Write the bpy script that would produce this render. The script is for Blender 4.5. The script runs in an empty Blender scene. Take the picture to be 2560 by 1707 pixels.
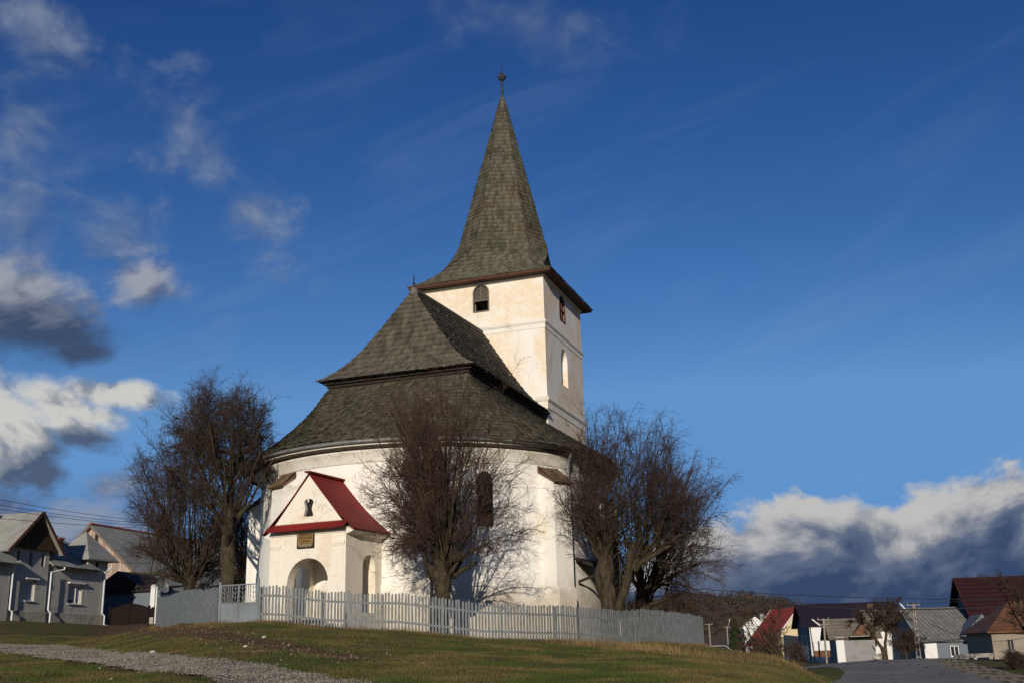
import bpy, bmesh, math, random
import numpy as np
from mathutils import Vector, noise
R_ = math.radians
scene = bpy.context.scene
COL = scene.collection
rng = np.random.default_rng(11)
random.seed(5)

# ------------------------------------------------------------------ camera, sky, sun, exposure
PITCH, ROLL, FPX = 0.2840, -0.0277, 2700.0
EYE = np.array([0.0, 0.0, 1.6])
_fw = np.array([0, math.cos(PITCH), math.sin(PITCH)]); _up = np.array([0, -math.sin(PITCH), math.cos(PITCH)])
_rt = np.array([1.0, 0, 0])
CX = math.cos(ROLL)*_rt + math.sin(ROLL)*_up
CU = -math.sin(ROLL)*_rt + math.cos(ROLL)*_up
cam_d = bpy.data.cameras.new('camera'); cam = bpy.data.objects.new('camera', cam_d); COL.objects.link(cam)
cam_d.sensor_width = 36; cam_d.lens = FPX/2560*36; cam_d.clip_end = 20000; cam_d.clip_start = 0.1
from mathutils import Matrix
m = Matrix(((CX[0], CU[0], -_fw[0], EYE[0]), (CX[1], CU[1], -_fw[1], EYE[1]), (CX[2], CU[2], -_fw[2], EYE[2]), (0, 0, 0, 1)))
cam.matrix_world = m
scene.camera = cam
SUN_AZ, SUN_EL = 5.5, 15.0          # azimuth the light travels towards, elevation
sd = bpy.data.lights.new('sun', 'SUN'); sd.energy = 4.0; sd.angle = R_(0.53); sd.color = (1.0, 0.89, 0.75)
so = bpy.data.objects.new('sun', sd); COL.objects.link(so)
ldir = Vector((math.sin(R_(SUN_AZ))*math.cos(R_(SUN_EL)), math.cos(R_(SUN_AZ))*math.cos(R_(SUN_EL)), -math.sin(R_(SUN_EL))))
so.rotation_euler = ldir.to_track_quat('-Z', 'Y').to_euler()
so.location = (-20, -60, 40)
scene.view_settings.view_transform = 'Standard'; scene.view_settings.look = 'None'
scene.view_settings.exposure = 0.0; scene.view_settings.gamma = 1.0

def ray(x, y): return _fw + CX*(x-1280)/FPX - CU*(y-853.5)/FPX
def atY(x, y, Y): d = ray(x, y); return EYE + d*Y/d[1]
def plane_hit(x, y, P, n): d = ray(x, y); return EYE + d*((np.array(P)-EYE) @ n)/(d @ n)
def azel(x, y):
    d = ray(x, y); d = d/np.linalg.norm(d); return math.atan2(d[0], d[1]), math.asin(d[2])

# node helpers
class NT:
    def __init__(s, tree): s.t = tree; s.n = tree.nodes; s.l = tree.links
    def new(s, typ, **kw):
        nd = s.n.new(typ)
        for k, v in kw.items():
            if k == 'inp':
                for i, val in v.items():
                    if isinstance(val, bpy.types.NodeSocket): s.l.new(val, nd.inputs[i])
                    else: nd.inputs[i].default_value = val
            else: setattr(nd, k, v)
        return nd
    def math(s, op, a, b=0.0, c=0.0, clamp=False): return s.new('ShaderNodeMath', operation=op, use_clamp=clamp, inp={0: a, 1: b, 2: c}).outputs[0]
    def vmath(s, op, a, b=(0, 0, 0)): return s.new('ShaderNodeVectorMath', operation=op, inp={0: a, 1: b})
    def mix(s, f, a, b):
        nd = s.new('ShaderNodeMix', data_type='RGBA'); 
        for i, v in ((0, f), (6, a), (7, b)):
            if isinstance(v, bpy.types.NodeSocket): s.l.new(v, nd.inputs[i])
            else: nd.inputs[i].default_value = v if i == 0 or len(v) == 4 else (*v, 1)
        return nd.outputs[2]
    def noise(s, vec, scale, detail=4, rough=0.55, dist=0.0):
        nd = s.new('ShaderNodeTexNoise', inp={'Scale': scale, 'Detail': detail, 'Roughness': rough, 'Distortion': dist})
        if vec is not None: s.l.new(vec, nd.inputs['Vector'])
        return nd.outputs['Fac']
    def smooth(s, v, a, b, lo=0.0, hi=1.0):
        return s.new('ShaderNodeMapRange', interpolation_type='SMOOTHSTEP', inp={0: v, 1: a, 2: b, 3: lo, 4: hi}).outputs[0]

world = bpy.data.worlds.new('World'); scene.world = world; world.use_nodes = True
W_ = NT(world.node_tree); W_.n.clear()
SKY_STR = 0.1
sky = W_.new('ShaderNodeTexSky', sky_type='NISHITA', sun_disc=False, sun_elevation=R_(SUN_EL), sun_rotation=R_(180+SUN_AZ), air_density=1.0, dust_density=0.35, ozone_density=2.2, altitude=500)
tc = W_.new('ShaderNodeTexCoord').outputs['Generated']
nrm = W_.vmath('NORMALIZE', tc).outputs[0]
sx = W_.new('ShaderNodeSeparateXYZ', inp={0: nrm}).outputs
AZ = W_.math('ARCTAN2', sx[0], sx[1]); EL = W_.math('ARCSINE', sx[2])
comb = W_.new('ShaderNodeCombineXYZ', inp={0: AZ, 1: EL, 2: 0.0}).outputs[0]
stretch = W_.vmath('MULTIPLY', comb, (1.0, 1.35, 1.0)).outputs[0]
n_big = W_.noise(stretch, 9.0, 9, 0.56, 0.4)
off = W_.vmath('ADD', stretch, (-0.012, 0.022, 0.0)).outputs[0]
n_off = W_.noise(off, 9.0, 5, 0.56, 0.4)
n_mid = W_.noise(stretch, 27.0, 7, 0.6, 0.3)
n_low = W_.noise(W_.vmath('ADD', stretch, (3.1, 1.7, 0)).outputs[0], 5.0, 7, 0.55, 0.6)

def blob(x, y, w, h, ang=0.0):
    a0, e0 = azel(x, y); sw, sh = w/2800.0, h/2800.0
    v = W_.vmath('SUBTRACT', comb, (a0, e0, 0)).outputs[0]
    if ang:
        v = W_.new('ShaderNodeVectorRotate', rotation_type='Z_AXIS', inp={'Vector': v, 'Angle': R_(ang)}).outputs[0]
    v = W_.vmath('DIVIDE', v, (sw, sh, 1)).outputs[0]
    ln = W_.vmath('LENGTH', v).outputs['Value']
    return W_.math('SUBTRACT', 1.0, ln)        # 1 in the centre, 0 at the rim, negative outside
def vmax(lst):
    o = lst[0]
    for k in lst[1:]: o = W_.new('ShaderNodeMath', operation='SMOOTH_MAX', inp={0: o, 1: k, 2: 0.15}).outputs[0]
    return o
nz = W_.math('ADD', W_.math('SUBTRACT', n_big, 0.5), W_.math('MULTIPLY', W_.math('SUBTRACT', n_mid, 0.5), 0.45)); nzl = W_.math('SUBTRACT', n_low, 0.5)
relief = W_.math('SUBTRACT', n_big, n_off)     # brighter where the density falls off towards the light
col = sky.outputs[0]
hs = W_.new('ShaderNodeHueSaturation', inp={'Hue': 0.5, 'Saturation': 1.22, 'Value': 1.0, 'Color': col}).outputs[0]
col = W_.new('ShaderNodeMix', data_type='RGBA', blend_type='MULTIPLY', inp={0: 1.0, 6: hs, 7: (0.50, 0.70, 0.97, 1)}).outputs[2]
bg_sky = W_.vmath('SCALE', col); bg_sky.inputs[3].default_value = SKY_STR
skycol = bg_sky.outputs[0]
_ch = W_.new('ShaderNodeSeparateColor', inp={0: skycol}).outputs; _o = []
for c_, (a_k, g_k, cp) in zip(_ch[:3], ((6.6, 1.60, .118), (2.15, 1.50, .292), (1.10, 1.28, .60))):   # a deeper zenith than the plain model gives
    _o.append(W_.math('MINIMUM', W_.math('MULTIPLY', W_.math('POWER', c_, g_k), a_k), W_.math('MAXIMUM', W_.math('MULTIPLY', c_, .5), cp)))
skycol = W_.new('ShaderNodeCombineColor', inp={0: _o[0], 1: _o[1], 2: _o[2]}).outputs[0]
def cloud(skyc, field, amp, thr, soft, dark, mid, light, shade, opacity=1.0, low=0.3, rel=4.5):
    f = W_.math('ADD', field, W_.math('ADD', W_.math('MULTIPLY', nz, amp), W_.math('MULTIPLY', nzl, amp*low)))
    dens = W_.smooth(f, thr, thr+soft, 0.0, opacity)
    lit = W_.math('ADD', W_.math('MULTIPLY', relief, rel), shade)
    c = W_.mix(W_.smooth(lit, 0.0, 0.5), dark, mid); c = W_.mix(W_.smooth(lit, 0.42, 1.05), c, light)
    return W_.mix(dens, skyc, c)
# faint high cirrus streaks
cir = W_.noise(W_.new('ShaderNodeVectorRotate', rotation_type='Z_AXIS', inp={'Vector': comb, 'Angle': R_(-22)}).outputs[0], 1.0, 1)
cv = W_.vmath('MULTIPLY', W_.new('ShaderNodeVectorRotate', rotation_type='Z_AXIS', inp={'Vector': comb, 'Angle': R_(-18)}).outputs[0], (2.2, 11.0, 1)).outputs[0]
cir = W_.noise(cv, 1.6, 9, 0.58, 0.8)
skycol = W_.mix(W_.smooth(cir, 0.46, 0.80, 0.0, 0.10), skycol, (0.30, 0.40, 0.55))
WD, WM, WL = (0.075, 0.11, 0.20), (0.15, 0.20, 0.31), (0.25, 0.30, 0.385)
wis = vmax([blob(480, 370, 260, 150, 38), blob(640, 540, 190, 130, 30), blob(300, 610, 190, 130, -20), blob(70, 320, 210, 170), blob(50, 560, 190, 200, 20), blob(90, 90, 200, 110, 30)])
skycol = cloud(skycol, wis, 2.9, -0.02, 1.35, WD, WM, WL, 0.62, 0.72, low=0.7)
wis2 = vmax([blob(820, 700, 80, 50, -40), blob(690, 690, 80, 40, 10), blob(1330, 60, 380, 110, 15), blob(560, 800, 110, 60, 20)])
skycol = cloud(skycol, wis2, 2.9, 0.10, 1.4, WD, WM, WL, 0.6, 0.30, low=0.6)
midf = vmax([blob(20, 760, 300, 165, 16), blob(140, 830, 220, 80, 4), blob(370, 705, 140, 105, -8), blob(200, 880, 130, 50, -6)])
shade = W_.smooth(EL, azel(100, 880)[1], azel(100, 650)[1], -0.12, 0.92)
skycol = cloud(skycol, midf, 2.1, 0.02, 0.85, (0.045, 0.068, 0.125), (0.13, 0.15, 0.21), (0.33, 0.35, 0.40), shade, 0.92, rel=3.5)
lowf = vmax([blob(60, 1320, 480, 170, 4), blob(290, 1215, 150, 70, -10)])
skycol = cloud(skycol, lowf, 1.9, 0.0, 0.9, (0.070, 0.095, 0.18), (0.13, 0.165, 0.27), (0.26, 0.29, 0.36), 0.45, 0.9)
cumf = vmax([blob(245, 985, 140, 48, 6), blob(150, 1005, 200, 62, 12), blob(320, 985, 125, 42, 6), blob(50, 1120, 150, 130, 0), blob(10, 1040, 150, 100, 10), blob(200, 1085, 120, 55, 25), blob(110, 1190, 80, 60)])
shade = W_.math('ADD', W_.smooth(EL, azel(100, 1125)[1], azel(100, 985)[1], -0.05, 0.85), W_.smooth(AZ, azel(40, 1100)[0], azel(150, 1100)[0], 0.60, 0.0))
skycol = cloud(skycol, cumf, 2.3, -0.04, 0.62, (0.075, 0.105, 0.175), (0.20, 0.23, 0.29), (0.60, 0.59, 0.56), shade, 0.97, rel=5.0)
# storm bank at the right: everything under a lumpy rising edge
a1, e1 = azel(1840, 1265); a2, e2 = azel(2560, 1150)
edge = W_.math('MULTIPLY_ADD', W_.math('SUBTRACT', AZ, a1), (e2-e1)/(a2-a1), e1)
below = W_.math('SUBTRACT', edge, EL)
band = W_.smooth(below, 0.0, 0.105, 1.12, -0.05)
shade_b = W_.math('ADD', band, W_.math('MULTIPLY', nzl, 1.1))
bankl = W_.smooth(AZ, azel(1250, 1300)[0], azel(1700, 1300)[0], 0.0, 1.0)
fld = W_.math('SUBTRACT', W_.math('MULTIPLY', below, 26.0), W_.math('MULTIPLY', W_.math('SUBTRACT', 1.0, bankl), 3.0))
skycol = cloud(skycol, fld, 2.7, 0.0, 0.42, (0.034, 0.062, 0.135), (0.105, 0.135, 0.215), (0.52, 0.51, 0.50), shade_b, 0.985, rel=2.6)
bg = W_.new('ShaderNodeBackground', inp={'Strength': 1.0, 'Color': skycol})
wo = W_.new('ShaderNodeOutputWorld'); W_.l.new(bg.outputs[0], wo.inputs[0])

# ------------------------------------------------------------------ object helpers
ORG = {}
def tag(o, label=None, cat=None, group=None, kind=None):
    if label: o['label'] = label
    if cat: o['category'] = cat
    if group: o['group'] = group
    if kind: o['kind'] = kind
    return o
def thing(name, loc, label, cat, group=None):
    o = bpy.data.objects.new(name, None); COL.objects.link(o); o.location = tuple(loc); o.empty_display_size = 0.2
    ORG[o.name] = np.array(loc, float); return tag(o, label, cat, group)
def link_mesh(name, me, mat, parent=None, origin=None):
    o = bpy.data.objects.new(name, me); COL.objects.link(o)
    if parent is not None:
        o.parent = parent; ORG[o.name] = ORG[parent.name]
    else:
        org = np.array(origin if origin is not None else (0, 0, 0), float); o.location = tuple(org); ORG[o.name] = org
    if mat: me.materials.append(mat)
    return o
def big_mesh(name, V, F, mat, parent=None, origin=None, tint=None, smooth=False):
    """V (n,3) world coordinates; F (m,k) faces; optional per-face random tone"""
    V = np.asarray(V, float).reshape(-1, 3); F = np.asarray(F, np.int32)
    org = ORG[parent.name] if parent is not None else np.array(origin if origin is not None else (0, 0, 0), float)
    me = bpy.data.meshes.new(name); k = F.shape[1]
    me.vertices.add(len(V)); me.vertices.foreach_set('co', (V-org).astype(np.float32).ravel())
    me.loops.add(F.size); me.loops.foreach_set('vertex_index', F.ravel())
    me.polygons.add(len(F)); me.polygons.foreach_set('loop_start', np.arange(0, F.size, k, dtype=np.int32))
    me.polygons.foreach_set('loop_total', np.full(len(F), k, np.int32))
    if smooth: me.polygons.foreach_set('use_smooth', np.ones(len(F), bool))
    me.update(calc_edges=True); me.validate()
    if tint is not None:
        at = me.attributes.new('tone', 'FLOAT', 'FACE'); at.data.foreach_set('value', np.asarray(tint, np.float32))
    return link_mesh(name, me, mat, parent, org)

class MB:
    def __init__(s): s.v = []; s.f = []
    def add(s, vs, fs):
        k = len(s.v); s.v += [tuple(map(float, p)) for p in vs]; s.f += [tuple(i+k for i in f) for f in fs]; return s
    def box(s, c, ex, ey, ez, hx, hy, hz):
        c, ex, ey, ez = (np.array(q, float) for q in (c, ex, ey, ez))
        vs = [c+ex*hx*i+ey*hy*j+ez*hz*k for i in (-1, 1) for j in (-1, 1) for k in (-1, 1)]
        return s.add(vs, [(0, 1, 3, 2), (4, 6, 7, 5), (0, 4, 5, 1), (2, 3, 7, 6), (0, 2, 6, 4), (1, 5, 7, 3)])
    def bar(s, A, B, w, h, upv=(0, 0, 1)):
        A, B = np.array(A, float), np.array(B, float); d = B-A; L = np.linalg.norm(d); d = d/L
        x = np.cross(d, upv); 
        if np.linalg.norm(x) < 1e-6: x = np.array([1.0, 0, 0])
        x = x/np.linalg.norm(x); z = np.cross(x, d)
        return s.box((A+B)/2, x, d, z, w/2, L/2, h/2)
    def prism(s, poly, ext):
        """poly: list of 3d points (planar), extruded by the vector ext"""
        n = len(poly); P = [np.array(p, float) for p in poly]; e = np.array(ext, float)
        return s.add(P+[p+e for p in P], [tuple(range(n))[::-1], tuple(range(n, 2*n))]+[(i, (i+1) % n, n+(i+1) % n, n+i) for i in range(n)])
    def tube(s, pts, r, sides=6, cap=True):
        pts = [np.array(p, float) for p in pts]; n = len(pts)
        rs = r if hasattr(r, '__len__') else [r]*n
        base = len(s.v); ref = None
        for i, p in enumerate(pts):
            d = pts[min(i+1, n-1)]-pts[max(i-1, 0)]; d = d/np.linalg.norm(d)
            if ref is None: ref = np.array([0, 0, 1.0]) if abs(d[2]) < 0.9 else np.array([1.0, 0, 0])
            x = np.cross(d, ref); x = x/np.linalg.norm(x); y = np.cross(d, x); ref = np.cross(x, d)
            for k in range(sides):
                a = 2*math.pi*k/sides; s.v.append(tuple(p+(x*math.cos(a)+y*math.sin(a))*rs[i]))
        for i in range(n-1):
            for k in range(sides):
                a, b = base+i*sides+k, base+i*sides+(k+1) % sides
                s.f.append((a, b, b+sides, a+sides))
        if cap:
            s.f.append(tuple(range(base, base+sides))[::-1]); s.f.append(tuple(range(base+(n-1)*sides, base+n*sides)))
        return s
    def lathe(s, c, prof, sides=12, axis=(0, 0, 1)):
        c = np.array(c, float); base = len(s.v)
        for (r, z) in prof:
            for k in range(sides):
                a = 2*math.pi*k/sides; s.v.append((c[0]+r*math.cos(a), c[1]+r*math.sin(a), c[2]+z))
        for i in range(len(prof)-1):
            for k in range(sides):
                a, b = base+i*sides+k, base+i*sides+(k+1) % sides
                s.f.append((a, b, b+sides, a+sides))
        s.f.append(tuple(range(base, base+sides))[::-1]); s.f.append(tuple(range(base+(len(prof)-1)*sides, base+len(prof)*sides)))
        return s
    def build(s, name, mat, parent=None, origin=None, smooth=False, bevel=0.0):
        org = ORG[parent.name] if parent is not None else np.array(origin if origin is not None else (0, 0, 0), float)
        me = bpy.data.meshes.new(name); me.from_pydata([tuple(np.array(v)-org) for v in s.v], [], s.f)
        bm = bmesh.new(); bm.from_mesh(me); bmesh.ops.recalc_face_normals(bm, faces=bm.faces)
        if bevel: bmesh.ops.bevel(bm, geom=list(bm.edges), offset=bevel, segments=1, affect='EDGES')
        bm.to_mesh(me); bm.free()
        if smooth:
            for p in me.polygons: p.use_smooth = True
        me.update(); return link_mesh(name, me, mat, parent, org)

def arch(x0, x1, z0, z1, n=10, rise=None):
    """closed loop of an arched opening, springing so that the top is z1"""
    r = (x1-x0)/2; cx = (x0+x1)/2; rise = r if rise is None else rise
    return [(x0, z0), (x1, z0)]+[(cx+r*math.cos(math.pi*i/n), z1-rise+rise*math.sin(math.pi*i/n)) for i in range(n+1)]
def rect(x0, x1, z0, z1): return [(x0, z0), (x1, z0), (x1, z1), (x0, z1)]
def wall_holes(mb, O, ex, n, outer, holes, depth=0.3, back=(), ez=(0, 0, 1)):
    """wall face in the plane O + x*ex + z*ez with holes whose reveals run inwards (-n)"""
    O, ex, n, ez = (np.array(q, float) for q in (O, ex, n, ez))
    bm = bmesh.new(); edges = []
    for loop in [outer]+list(holes):
        vs = [bm.verts.new((p[0], p[1], 0)) for p in loop]
        edges += [bm.edges.new((vs[i], vs[(i+1) % len(vs)])) for i in range(len(vs))]
    bmesh.ops.triangle_fill(bm, use_beauty=False, use_dissolve=False, edges=edges)
    bm.verts.index_update()
    mb.add([O+ex*v.co.x+ez*v.co.y for v in bm.verts], [tuple(v.index for v in f.verts) for f in bm.faces]); bm.free()
    for hi, loop in enumerate(holes):
        m_ = len(loop); A = [O+ex*p[0]+ez*p[1] for p in loop]; B = [p-n*depth for p in A]
        mb.add(A+B, [(i, (i+1) % m_, m_+(i+1) % m_, m_+i) for i in range(m_)])
        if hi in back: mb.add(B, [tuple(range(m_))])

# ------------------------------------------------------------------ materials
def mat(name, rough=0.8, spec=0.3, metal=0.0):
    m_ = bpy.data.materials.new(name); m_.use_nodes = True; t = NT(m_.node_tree)
    b = t.n['Principled BSDF']; b.inputs['Roughness'].default_value = rough; b.inputs['Metallic'].default_value = metal
    b.inputs['Specular IOR Level'].default_value = spec
    return m_, t, b
def bump(t, b, h, strength=0.3, dist=0.02):
    bp = t.new('ShaderNodeBump', inp={'Strength': strength, 'Distance': dist, 'Height': h}); t.l.new(bp.outputs[0], b.inputs['Normal'])
def pos(t): return t.new('ShaderNodeNewGeometry').outputs['Position']
def simple(name, c1, c2=None, scale=3.0, rough=0.75, spec=0.3, metal=0.0, bs=0.2, bd=0.01, stretch=None, detail=5):
    m_, t, b = mat(name, rough, spec, metal); p = pos(t)
    if stretch: p = t.vmath('MULTIPLY', p, stretch).outputs[0]
    c2 = c2 or tuple(k*0.7 for k in c1)
    f = t.smooth(t.noise(p, scale, detail, 0.6), 0.3, 0.7)
    t.l.new(t.mix(f, c1, c2), b.inputs['Base Color'])
    if bs: bump(t, b, t.noise(p, scale*6, 4, 0.6), bs, bd)
    return m_
def plaster(name, base, patch, patch_amt=0.5, dirt=(0.30, 0.24, 0.17), dirt_amt=0.3, pscale=0.55, zlow=None, zh=1.5, streak=0.4):
    m_, t, b = mat(name, 0.9, 0.15); p = pos(t)
    big = t.noise(p, pscale, 6, 0.62, 0.8)
    f = t.smooth(big, 0.62-patch_amt*0.28, 0.68-patch_amt*0.2)
    flake = t.smooth(t.noise(p, 2.6, 7, 0.7, 1.2), 0.42, 0.54)
    c = t.mix(t.math('MULTIPLY', f, t.math('MULTIPLY_ADD', flake, .55, .35)), base, patch)
    st = t.noise(t.vmath('MULTIPLY', p, (2.6, 2.6, 0.35)).outputs[0], 1.0, 6, 0.6)
    c = t.mix(t.smooth(st, 0.52, 0.80, 0.0, streak), c, dirt)
    g = t.noise(p, 7.0, 6, 0.65)
    c = t.mix(t.smooth(g, 0.50, 0.80, 0.0, dirt_amt), c, dirt)
    if zlow is not None:
        z = t.new('ShaderNodeSeparateXYZ', inp={0: p}).outputs[2]
        hgt = t.math('SUBTRACT', zlow+zh, t.math('ADD', z, t.math('MULTIPLY', t.math('SUBTRACT', t.noise(p, 1.3, 5, 0.65), 0.5), 3.0)))
        c = t.mix(t.smooth(hgt, -0.3, 1.6, 0.0, 0.75), c, (0.42, 0.34, 0.23))
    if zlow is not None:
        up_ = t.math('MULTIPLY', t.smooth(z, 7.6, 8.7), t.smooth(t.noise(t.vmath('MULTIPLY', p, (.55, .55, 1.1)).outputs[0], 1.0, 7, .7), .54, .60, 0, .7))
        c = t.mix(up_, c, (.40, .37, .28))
    crk = t.new('ShaderNodeTexVoronoi', feature='DISTANCE_TO_EDGE', inp={'Vector': t.vmath('ADD', p, t.vmath('SCALE', t.new('ShaderNodeTexNoise', inp={'Vector': p, 'Scale': 2.0, 'Detail': 5}).outputs['Color']).outputs[0]).outputs[0], 'Scale': .55}).outputs['Distance']
    c = t.mix(t.math('MULTIPLY', t.smooth(crk, .012, .0), t.smooth(t.noise(p, .4, 3, .5), .5, .6, 0, .45)), c, (.22, .19, .15))
    t.l.new(c, b.inputs['Base Color'])
    hh = t.math('ADD', t.math('MULTIPLY', t.noise(p, 1.7, 4, 0.5), 1.6), t.math('ADD', t.noise(p, 18.0, 5, 0.65), t.math('MULTIPLY', f, 0.3)))
    bump(t, b, hh, 0.45, 0.035)
    return m_
M = {}
M['wall'] = plaster('church_plaster', (0.80, 0.78, 0.72), (0.74, 0.65, 0.50), 0.12, dirt_amt=0.14, zlow=3.3, zh=1.3, streak=0.22)
M['tower'] = plaster('tower_plaster', (0.79, 0.765, 0.705), (0.75, 0.62, 0.44), 0.75, dirt=(0.46, 0.42, 0.36), dirt_amt=0.16, pscale=0.22, streak=0.25)
M['porch'] = plaster('porch_plaster', (0.78, 0.72, 0.61), (0.70, 0.60, 0.45), 0.25, dirt_amt=0.12, zlow=2.9, zh=0.9, streak=0.15)
M['trim'] = plaster('trim_plaster', (0.76, 0.73, 0.65), (0.66, 0.60, 0.50), 0.3, dirt_amt=0.25, streak=0.25)

def shingle_mat(name, c1, c2, moss, mossamt, warm=None):
    m_, t, b = mat(name, 0.85, 0.2); p = pos(t)
    tone = t.new('ShaderNodeAttribute', attribute_name='tone').outputs['Fac']
    c = t.mix(tone, c1, c2)
    c = t.mix(t.smooth(t.noise(p, 0.7, 6, 0.65), 0.42, 0.72, 0.0, mossamt), c, moss)
    c = t.mix(t.smooth(t.noise(p, 3.5, 4, 0.6), 0.55, 0.75, 0.0, 0.55), c, (0.030, 0.027, 0.020))
    if warm: c = t.mix(t.smooth(t.noise(t.vmath('ADD', p, (7, 3, 1)).outputs[0], 0.5, 5, 0.6), 0.5, 0.7, 0.0, 0.5), c, warm)
    stk = t.noise(t.vmath('MULTIPLY', p, (2.2, 2.2, 0.28)).outputs[0], 1.6, 6, 0.65)
    c = t.mix(t.smooth(stk, 0.46, 0.70, 0.0, 0.45), c, tuple(k*1.5 for k in c2)); c = t.mix(t.smooth(stk, 0.30, 0.48, 0.55, 0.0), c, (0.022, 0.020, 0.014))
    t.l.new(c, b.inputs['Base Color'])
    bump(t, b, t.noise(t.vmath('MULTIPLY', p, (1, 1, 0.3)).outputs[0], 30.0, 3, 0.6), 0.3, 0.01)
    return m_
M['shingle_low'] = shingle_mat('old_dark_shingles', (0.038, 0.034, 0.024), (0.088, 0.077, 0.055), (0.034, 0.036, 0.020), 0.75)
M['shingle_up'] = shingle_mat('weathered_shingles', (0.056, 0.049, 0.037), (0.110, 0.096, 0.074), (0.048, 0.047, 0.030), 0.5)
M['shingle_spire'] = shingle_mat('spire_shingles', (0.056, 0.053, 0.037), (0.120, 0.113, 0.088), (0.058, 0.062, 0.028), 0.65, warm=(0.110, 0.064, 0.033))
M['darkwood'] = simple('dark_boards', (0.030, 0.020, 0.013), (0.014, 0.010, 0.008), 4, stretch=(1, 1, 4))
M['greywood'] = simple('grey_wood', (0.20, 0.17, 0.14), (0.10, 0.08, 0.065), 9, stretch=(3, 3, 1))
M['eavewood'] = simple('brown_eave_boards', (.085, .065, .045), (.05, .038, .028), 6)
M['brownwood'] = simple('brown_wood', (0.12, 0.055, 0.035), (0.07, 0.03, 0.02), 5, stretch=(3, 3, 1))
M['gutter'] = simple('zinc_gutter', (0.30, 0.33, 0.33), (0.20, 0.21, 0.20), 2.5, rough=0.6, metal=0.25, spec=0.3)
M['pipe_dark'] = simple('dark_pipe', (0.10, 0.085, 0.07), (0.06, 0.05, 0.045), 3, rough=0.6)
M['pipe_zinc'] = simple('bright_zinc_pipe', (.38, .39, .40), (.24, .25, .25), 2, rough=0.35, metal=0.5, spec=0.5)
M['white_pipe'] = simple('white_pipe', (0.78, 0.80, 0.80), (0.62, 0.64, 0.65), 2, rough=0.35, spec=0.5)
M['black'] = simple('iron_black', (0.02, 0.02, 0.022), (0.035, 0.03, 0.03), 6, rough=0.5)
M['verdigris'] = simple('tarnished_metal', (0.07, 0.09, 0.09), (0.03, 0.035, 0.035), 6, rough=0.45, metal=0.4, spec=0.5)
M['cap'] = shingle_mat('buttress_cap', (0.10, 0.065, 0.04), (0.17, 0.11, 0.07), (0.07, 0.065, 0.04), 0.4)
M['dark'] = simple('dark_interior', (0.012, 0.011, 0.010), (0.02, 0.018, 0.015), 2, bs=0)

def redsheet(name, c1, c2):
    m_, t, b = mat(name, 0.72, 0.18); p = pos(t)
    c = t.mix(t.smooth(t.noise(p, 1.2, 6, 0.6), 0.4, 0.7), c1, c2)
    c = t.mix(t.smooth(t.noise(t.vmath('MULTIPLY', p, (3, 3, .5)).outputs[0], 1.4, 6, 0.65), 0.52, 0.75, 0, .5), c, (.085, .022, .016))
    seam = t.math('FRACT', t.math('MULTIPLY', t.new('ShaderNodeVectorMath', operation='DOT_PRODUCT', inp={0: p, 1: (math.sin(R_(24)), math.cos(R_(24)), 0)}).outputs['Value'], 1.9))
    c = t.mix(t.math('LESS_THAN', seam, .045), c, (.07, .010, .009)); bump(t, b, t.noise(p, 2.5, 3, .5), .35, .03)
    t.l.new(c, b.inputs['Base Color']); return m_
M['red'] = redsheet('red_painted_sheet', (0.20, 0.017, 0.014), (0.14, 0.014, 0.012))
M['fence'] = simple('blue_grey_fence_paint', (0.185, 0.208, 0.218), (0.098, 0.108, 0.106), 5, rough=0.6, bs=0.15, stretch=(4, 4, 1))
M['gate'] = simple('gate_steel_paint', (0.185, 0.215, 0.235), (0.145, 0.165, 0.175), 1.6, rough=0.55)

# ------------------------------------------------------------------ terrain
COLS = {}   # photo column -> list of (distance, photo row) or ('z', distance, height)
def kz(px, lst):
    out = [(0.0, 0.0), (8.0, None)]
    us = []
    r = [(0.0, 0.0)]
    for q in lst:
        if q[0] == 'z': r.append((q[1], q[2]))
        else:
            P = atY(px, q[1], q[0]); r.append((q[0], P[2]))
    P = atY(px, 1620, 30.0)
    COLS[P[0]/P[1]] = r
kz(-2500, [('z', 20, 1.4), ('z', 74, 5.5), ('z', 300, 12)])
kz(0, [(18.5, 1707), (40, 1612), (72, 1541), ('z', 130, 5.6), ('z', 400, 9)])
kz(255, [(18.8, 1707), (42, 1603), (74, 1563), ('z', 130, 5.0), ('z', 400, 7)])
kz(388, [(19, 1707), (43, 1566), (74, 1557), ('z', 130, 5.0), ('z', 400, 6)])
kz(469, [(19, 1707), (36.6, 1560), (50, 1556), ('z', 130, 4.2)])
kz(545, [(19.2, 1707), (35.4, 1553), (45, 1552), ('z', 130, 4.0)])
kz(640, [(19.3, 1707), (35.1, 1552), (45, 1552), ('z', 130, 3.6)])
kz(800, [(19.3, 1707), (35.0, 1564), (46, 1565), ('z', 130, 3)])
kz(873, [(19.3, 1707), (35.0, 1571), (46, 1575), ('z', 130, 3)])
kz(1088, [(19.4, 1707), (35.0, 1583), (46, 1586), ('z', 130, 2.5)])
kz(1222, [(19.4, 1707), (35.3, 1596), (46, 1594), ('z', 130, 2.2)])
kz(1400, [(19.4, 1707), (36.3, 1605), (46, 1600), ('z', 70, 2.2), ('z', 130, 1.2)])
kz(1534, [(19.4, 1707), (37.8, 1606), (48, 1606), ('z', 70, 1.8), ('z', 130, .6)])
kz(1668, [(19.4, 1707), (40.3, 1607), (48, 1608), ('z', 70, 1.2), ('z', 130, 0)])
kz(1757, [(19.4, 1707), (44.5, 1612), (47, 1611), ('z', 60, 1.3), ('z', 90, .3), ('z', 130, 0)])
kz(1830, [(20, 1707), (43, 1622), ('z', 50, 1.3), ('z', 64, .5), ('z', 130, 0)])
kz(1910, [(20, 1712), (40, 1630), ('z', 47, 1.1), ('z', 60, .3), ('z', 130, .3)])
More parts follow.
